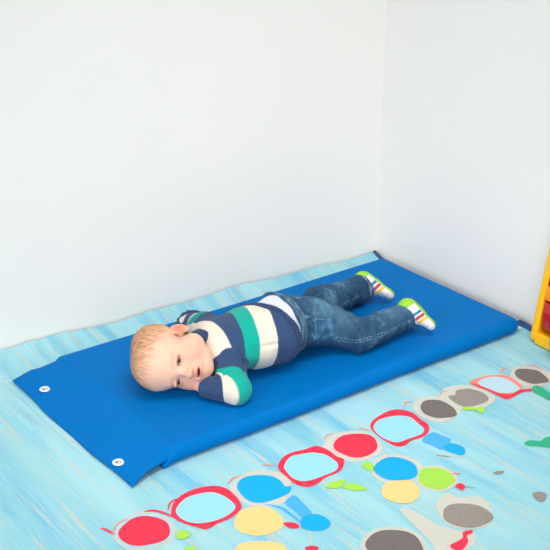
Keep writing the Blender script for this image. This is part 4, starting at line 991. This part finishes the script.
    for pl in SEAMS:
        dd, s = polyd(V, pl)
        c = mixc(c, dark, 0.70 * np.exp(-(dd / 0.0020) ** 2))
        c = mixc(c, LC((130, 172, 192)), 0.50 * np.exp(-((dd - 0.0034) / 0.0013) ** 2) * (0.4 + 0.6 * (np.sin(s * 640) > -0.2)))
    o = mesh_obj('jeans', V, Fa, M_denim, cols=c); setp(o, kid); o['label'] = 'faded blue jeans'
    return F_, o

JF, jeans_o = build_jeans()
def jeans_piece(name, test, e, cols):
    """a stitched-on piece: the jeans surface thickened by e, kept where test < 0"""
    G = Field(*JF.ax); X, Y, Z = G.pts((slice(None),) * 3)
    G.v = np.maximum(np.maximum(JF.v - e, -(JF.v + 0.002)), test(X, Y, Z)).astype(np.float32)
    V, Fa = G.mesh()
    if len(V) == 0: return None
    V = relax(V, Fa, 1, 0.4); V[:, 2] = np.maximum(V[:, 2], T + 0.0004)
    o = mesh_obj(name, V, Fa, M_denim, cols=cols(V)); return setp(o, jeans_o)
def plane(c, n): return lambda X, Y, Z: (X - c[0]) * n[0] + (Y - c[1]) * n[1] + (Z - c[2]) * n[2]
def wb_cols(V):
    h = (V - WB) @ TILT; c = np.tile(LC((58, 98, 130)), (len(V), 1))
    f = vnoise(V[:, 0], V[:, 1], V[:, 2], 200, 51); c = mixc(c, LC((104, 148, 172)), 0.35 * sstep(0.2, 1, f)); c = mixc(c, LC((34, 62, 94)), 0.4 * sstep(-.2, -1, f))
    for q in (0.003, 0.018): c = mixc(c, LC((160, 160, 140)), 0.6 * np.exp(-((h - q) / 0.0010) ** 2))
    return c
jeans_piece('waistband', lambda X, Y, Z: np.maximum(plane(WB, TILT)(X, Y, Z) - 0.021, -plane(WB, TILT)(X, Y, Z) - 0.001), 0.0018, wb_cols)
def box_test(c, e1, h1, h2, n):
    e1 = nrm(e1); n = nrm(n); e2 = np.cross(n, e1); c = np.array(c)
    def f(X, Y, Z):
        px, py, pz = X - c[0], Y - c[1], Z - c[2]
        a = px * e1[0] + py * e1[1] + pz * e1[2]; b = px * e2[0] + py * e2[1] + pz * e2[2]; d = px * n[0] + py * n[1] + pz * n[2]
        return np.maximum(np.maximum(np.abs(a) - h1 + 0.25 * np.maximum(-b, 0), np.abs(b) - h2), np.abs(d) - 0.03)
    return f
def pk_cols(V):
    c = np.tile(LC((58, 100, 134)), (len(V), 1)); f = vnoise(V[:, 0], V[:, 1], V[:, 2], 220, 61)
    c = mixc(c, LC((112, 156, 180)), 0.4 * sstep(0.1, 1, f)); return mixc(c, LC((34, 64, 96)), 0.5 * sstep(-.1, -1, f))
pk = jeans_piece('back_pocket', box_test((0.628, 0.132, 0.126), (1, 0.0, -0.25), 0.034, 0.021, (0.1, -0.55, 0.8)), 0.0013, pk_cols)
pf = jeans_piece('back_pocket', box_test((0.640, 0.235, 0.170), (1, 0.15, -0.1), 0.030, 0.024, (0.1, 0.1, 1)), 0.0013, pk_cols)
for k_, a_, off in ((knN, anN, 0.003), (knF, anF, -0.004)):
    ax_ = nrm(a_ - k_)
    def cuff_test(X, Y, Z, a_=a_, ax_=ax_, off=off):
        px, py, pz = X - a_[0], Y - a_[1], Z - a_[2]; h = px * ax_[0] + py * ax_[1] + pz * ax_[2] - off
        rr = np.sqrt(px * px + py * py + pz * pz) - 0.055
        return np.maximum(np.maximum(h - 0.001, -h - 0.0135), rr)
    def cuff_cols(V, a_=a_, ax_=ax_, off=off):
        h = off - (V - a_) @ ax_; c = np.tile(LC((50, 88, 120)), (len(V), 1)); f = vnoise(V[:, 0], V[:, 1], V[:, 2], 260, 71)
        c = mixc(c, LC((136, 170, 188)), 0.55 * sstep(0.1, 1, f)); c = mixc(c, LC((30, 56, 88)), 0.5 * sstep(-.1, -1, f))
        c = mixc(c, LC((150, 182, 198)), 0.6 * sstep(0.0025, 0.0, h)); return mixc(c, LC((170, 168, 148)), 0.6 * np.exp(-((h - 0.0105) / 0.0011) ** 2))
    jeans_piece('cuff', cuff_test, 0.0020, cuff_cols)
for c_, n_ in (((0.598, 0.205, 0.185), (0, 0, 1)), ((0.585, 0.145, 0.165), (0, -0.6, 0.8)), ((0.590, 0.275, 0.175), (0, 0.4, 0.9))):
    jeans_piece('belt_loop', box_test(np.array(c_), AX, 0.014, 0.0045, n_), 0.0034, pk_cols)

# ---- shoes
def build_shoe(hl, to, an):
    t = nrm(to - hl); sn = SOLE(t); sv = nrm(np.cross(sn, t))
    if sv @ (-fw) < 0: sv = -sv                                  # sv: the flank we see
    Ls = np.linalg.norm(to - hl)
    Q = lambda a, b, c: hl + t * a + sn * (-b) + sv * c            # a along, b above the sole, c sideways
    lo = np.minimum(hl, to) - 0.055; hi = np.maximum(hl, to) + 0.055
    ax = [np.arange(lo[i], hi[i], 0.00125) for i in range(3)]
    F_ = Field(*ax); k = Ls / 0.12
    MM = [t, sn, sv]
    F_.apply(rcone(Q(0.022 * k, 0.022, 0), Q(0.055 * k, 0.020, 0), 0.0235, 0.0240, flat=sn, s=0.95), 0.01)
    F_.apply(rcone(Q(0.055 * k, 0.018, 0), Q(0.099 * k, 0.010, 0.001), 0.0235, 0.0185, flat=sn, s=0.70), 0.01)
    F_.apply(rcone(Q(0.030 * k, 0.022, 0), Q(0.024 * k, 0.044, 0), 0.0215, 0.0225), 0.008)
    X, Y, Z = F_.pts((slice(None),) * 3)
    def pl(b0): return ((X - hl[0]) * -sn[0] + (Y - hl[1]) * -sn[1] + (Z - hl[2]) * -sn[2]) - b0
    solid = F_.v.copy()
    v = np.maximum(solid, -pl(0.0)); v = np.maximum(v, pl(0.036))
    hole = rcone(Q(0.027 * k, 0.030, 0), Q(0.022 * k, 0.062, 0), 0.0175, 0.0195)[2](X, Y, Z)
    v = -smin(-v, hole, 0.003)
    G = Field(*ax); G.v = v.astype(np.float32)
    V, Fa = G.mesh(); V = relax(V, Fa, 1, 0.4)
    q = V - hl; a, b, c_ = q @ t / k, -(q @ sn), q @ sv
    c = np.tile(LC((236, 234, 236)), (len(V), 1))
    sl = a + 0.16 * (b - 0.01)
    side = sstep(0.002, 0.004, b) * sstep(0.033, 0.0315, b)
    for pos, colr in ((0.052, (26, 110, 180)), (0.0655, (206, 42, 50)), (0.0785, (250, 196, 70))):
        c = mixc(c, LC(colr), sstep(0.0047, 0.0037, np.abs(sl - pos)) * side)
    c = mixc(c, LC((150, 150, 155)), 0.7 * np.exp(-((a - 0.100) / 0.0011) ** 2) * (b > 0.003))
    c = mixc(c, LC((172, 178, 190)), 0.6 * np.exp(-((b - 0.030) / 0.0016) ** 2) * (a > 0.045) * (a < 0.085))
    V[:, 2] = np.maximum(V[:, 2], T + 0.0006)
    root = mesh_obj('shoe', V, Fa, M_shoe, cols=c); setp(root, kid); root['label'] = 'white shoe with blue, red and yellow stripes'
    # sole
    G = Field(*ax); G.v = np.maximum(np.maximum(solid - 0.0016, -pl(-0.0048)), pl(0.0022)).astype(np.float32)
    V, Fa = G.mesh(); V = relax(V, Fa, 2, 0.4); V[:, 2] = np.maximum(V[:, 2], T + 0.0004)
    s_ = mesh_obj('sole', V, Fa, M_sole); setp(s_, root); s_['label'] = 'lime green sole'
    # heel counter
    A_ = (X - hl[0]) * t[0] + (Y - hl[1]) * t[1] + (Z - hl[2]) * t[2]
    G = Field(*ax); hh = pl(0.0)
    v = np.maximum(np.maximum(solid - 0.0012, -(solid + 0.0016)), np.maximum(-hh, hh - 0.040))
    v = np.maximum(v, (A_ / k - 0.0245 + 0.22 * (hh - 0.01)))
    G.v = v.astype(np.float32)
    V, Fa = G.mesh(); V = relax(V, Fa, 1, 0.4)
    s_ = mesh_obj('heel_counter', V, Fa, M_sole); setp(s_, root); s_['label'] = 'lime green heel'
build_shoe(hlN, toN, anN)
build_shoe(hlF, toF, anF)

# ------------------------------------------------------------------ yellow toy rack at the right wall
def build_rack():
    root = thing('toy_rack', 'bright yellow plastic toy rack with blue and dark red bins standing by the right wall', 'toy storage', (1.20, -0.2, 0))
    # side profile in (x, z): foot rounded at the front, leaning back towards the wall
    fx0, fz1, XB = 1.176, 0.315, 1.2385
    lean = 0.052 / 0.29
    def front(z): return fx0 + lean * z
    def panel(name, y0, y1, m):
        prof = []
        for k in range(8):
            a = math.pi / 2 * k / 7; prof.append((front(0.02) + 0.016 - 0.016 * math.cos(0) * math.cos(a) * 1.0, 0.018 - 0.018 * math.sin(a) + 0.002))
        prof = prof[::1]
        P = [(front(fz1), fz1)] + prof + [(XB, 0.002), (XB, fz1)]
        V = [(x, y0, z) for x, z in P] + [(x, y1, z) for x, z in P]; n = len(P)
        F = [tuple(range(n)), tuple(range(2 * n - 1, n - 1, -1))] + [(k, k + n, (k + 1) % n + n, (k + 1) % n) for k in range(n)]
        me = bpy.data.meshes.new(name); me.from_pydata(V, [], F); bm = bmesh.new(); bm.from_mesh(me); bmesh.ops.recalc_face_normals(bm, faces=bm.faces)
        bmesh.ops.bevel(bm, geom=[e for e in bm.edges if len(e.link_faces) == 2 and e.calc_face_angle(0) > 0.9], offset=0.0035, segments=3, affect='EDGES', profile=0.5)
        bm.to_mesh(me); bm.free(); me.materials.append(m); me.polygons.foreach_set('use_smooth', np.ones(len(me.polygons), bool)); me.update()
        o = bpy.data.objects.new(name, me); COL.objects.link(o); return setp(o, root)
    panel('side_panel', -0.068, -0.048, M_yellow)
    panel('side_panel', -0.440, -0.424, M_yellow)
    def strip(name, z0, z1, d0, d1, m, y0=-0.424, y1=-0.066):
        V = []
        for z in (z0, z1):
            for d in (d0, min(d1, XB - 0.0005 - front(z))):
                for y in (y0, y1): V.append((front(z) + d, y, z))
        F = [(0, 1, 3, 2), (4, 6, 7, 5), (0, 4, 5, 1), (2, 3, 7, 6), (0, 2, 6, 4), (1, 5, 7, 3)]
        bm = bmesh.new(); vs = [bm.verts.new(v) for v in V]
        for f in F: bm.faces.new([vs[i] for i in f])
        bmesh.ops.recalc_face_normals(bm, faces=bm.faces)
        bmesh.ops.bevel(bm, geom=bm.edges[:], offset=0.003, segments=2, affect='EDGES', profile=0.5)
        return setp(bm_obj(name, bm, m, None, True), root)
    strip('bottom_rail', 0.004, 0.034, -0.002, 0.03, M_yellow)
    strip('shelf_rail', 0.124, 0.160, -0.001, 0.030, M_orange)
    strip('shelf_rail', 0.262, 0.296, -0.001, 0.030, M_orange)
    box_obj('back_panel', (0.002, 0.36, 0.26), (XB - 0.001, -0.244, 0.16), M_orange); setp(bpy.data.objects['back_panel'], root)
    # bins: hollow troughs with a rounded front corner
    def bin_(z0, z1, y0, y1, m, name='bin'):
        bm = bmesh.new()
        def ring(z, dd, g):
            out = []; ya, yb = y0 + g, y1 - g; xa, xb = front(z) - dd, min(front(z) + 0.026, XB - 0.003)
            r = 0.014
            for cx, cy, a0 in ((xa + r, yb - r, 90), (xa + r, ya + r, 180)):
                for k in range(6):
                    a = math.radians(a0 + 90 * k / 5); out.append((cx + r * math.cos(a), cy + r * math.sin(a), z))
            out += [(xb, ya, z), (xb, yb, z)]; return [bm.verts.new(v) for v in out]
        rings = [ring(z0, -0.012, 0.012), ring(z0 + 0.008, -0.002, 0.004), ring((z0 + z1) / 2, 0.004, 0.001), ring(z1, 0.006, 0.0), ring(z1, 0.003, 0.003), ring(z0 + 0.01, -0.005, 0.007)]
        bm.faces.new(rings[0]); 
        for a, b in zip(rings[:-1], rings[1:]):
            for k in range(len(a)): bm.faces.new((a[k], a[(k + 1) % len(a)], b[(k + 1) % len(a)], b[k]))
        bm.faces.new(rings[-1]); bmesh.ops.recalc_face_normals(bm, faces=bm.faces)
        return setp(bm_obj(name, bm, m, None, True), root)
    b1 = bin_(0.040, 0.122, -0.421, -0.0690, M_redp); b1['label'] = 'dark red bin'
    b2 = bin_(0.186, 0.240, -0.421, -0.0690, M_bluep); b2['label'] = 'blue bin'
    strip('bin_base', 0.162, 0.184, 0.0, 0.026, M_redp, -0.421, -0.0690)
    bm = bmesh.new(); bmesh.ops.create_uvsphere(bm, u_segments=32, v_segments=20, radius=0.026)
    bmesh.ops.scale(bm, vec=(0.75, 1, 1.25), verts=bm.verts)
    for v in bm.verts: v.co.z += 0.004 * math.sin(v.co.y * 90)
    o = bm_obj('toy', bm, M_pinkp, None, True); o.location = (front(0.05) - 0.024, -0.156, 0.040)
    tag(o, 'rounded pink toy in front of the dark red bin, at the right edge', 'toy')
build_rack()
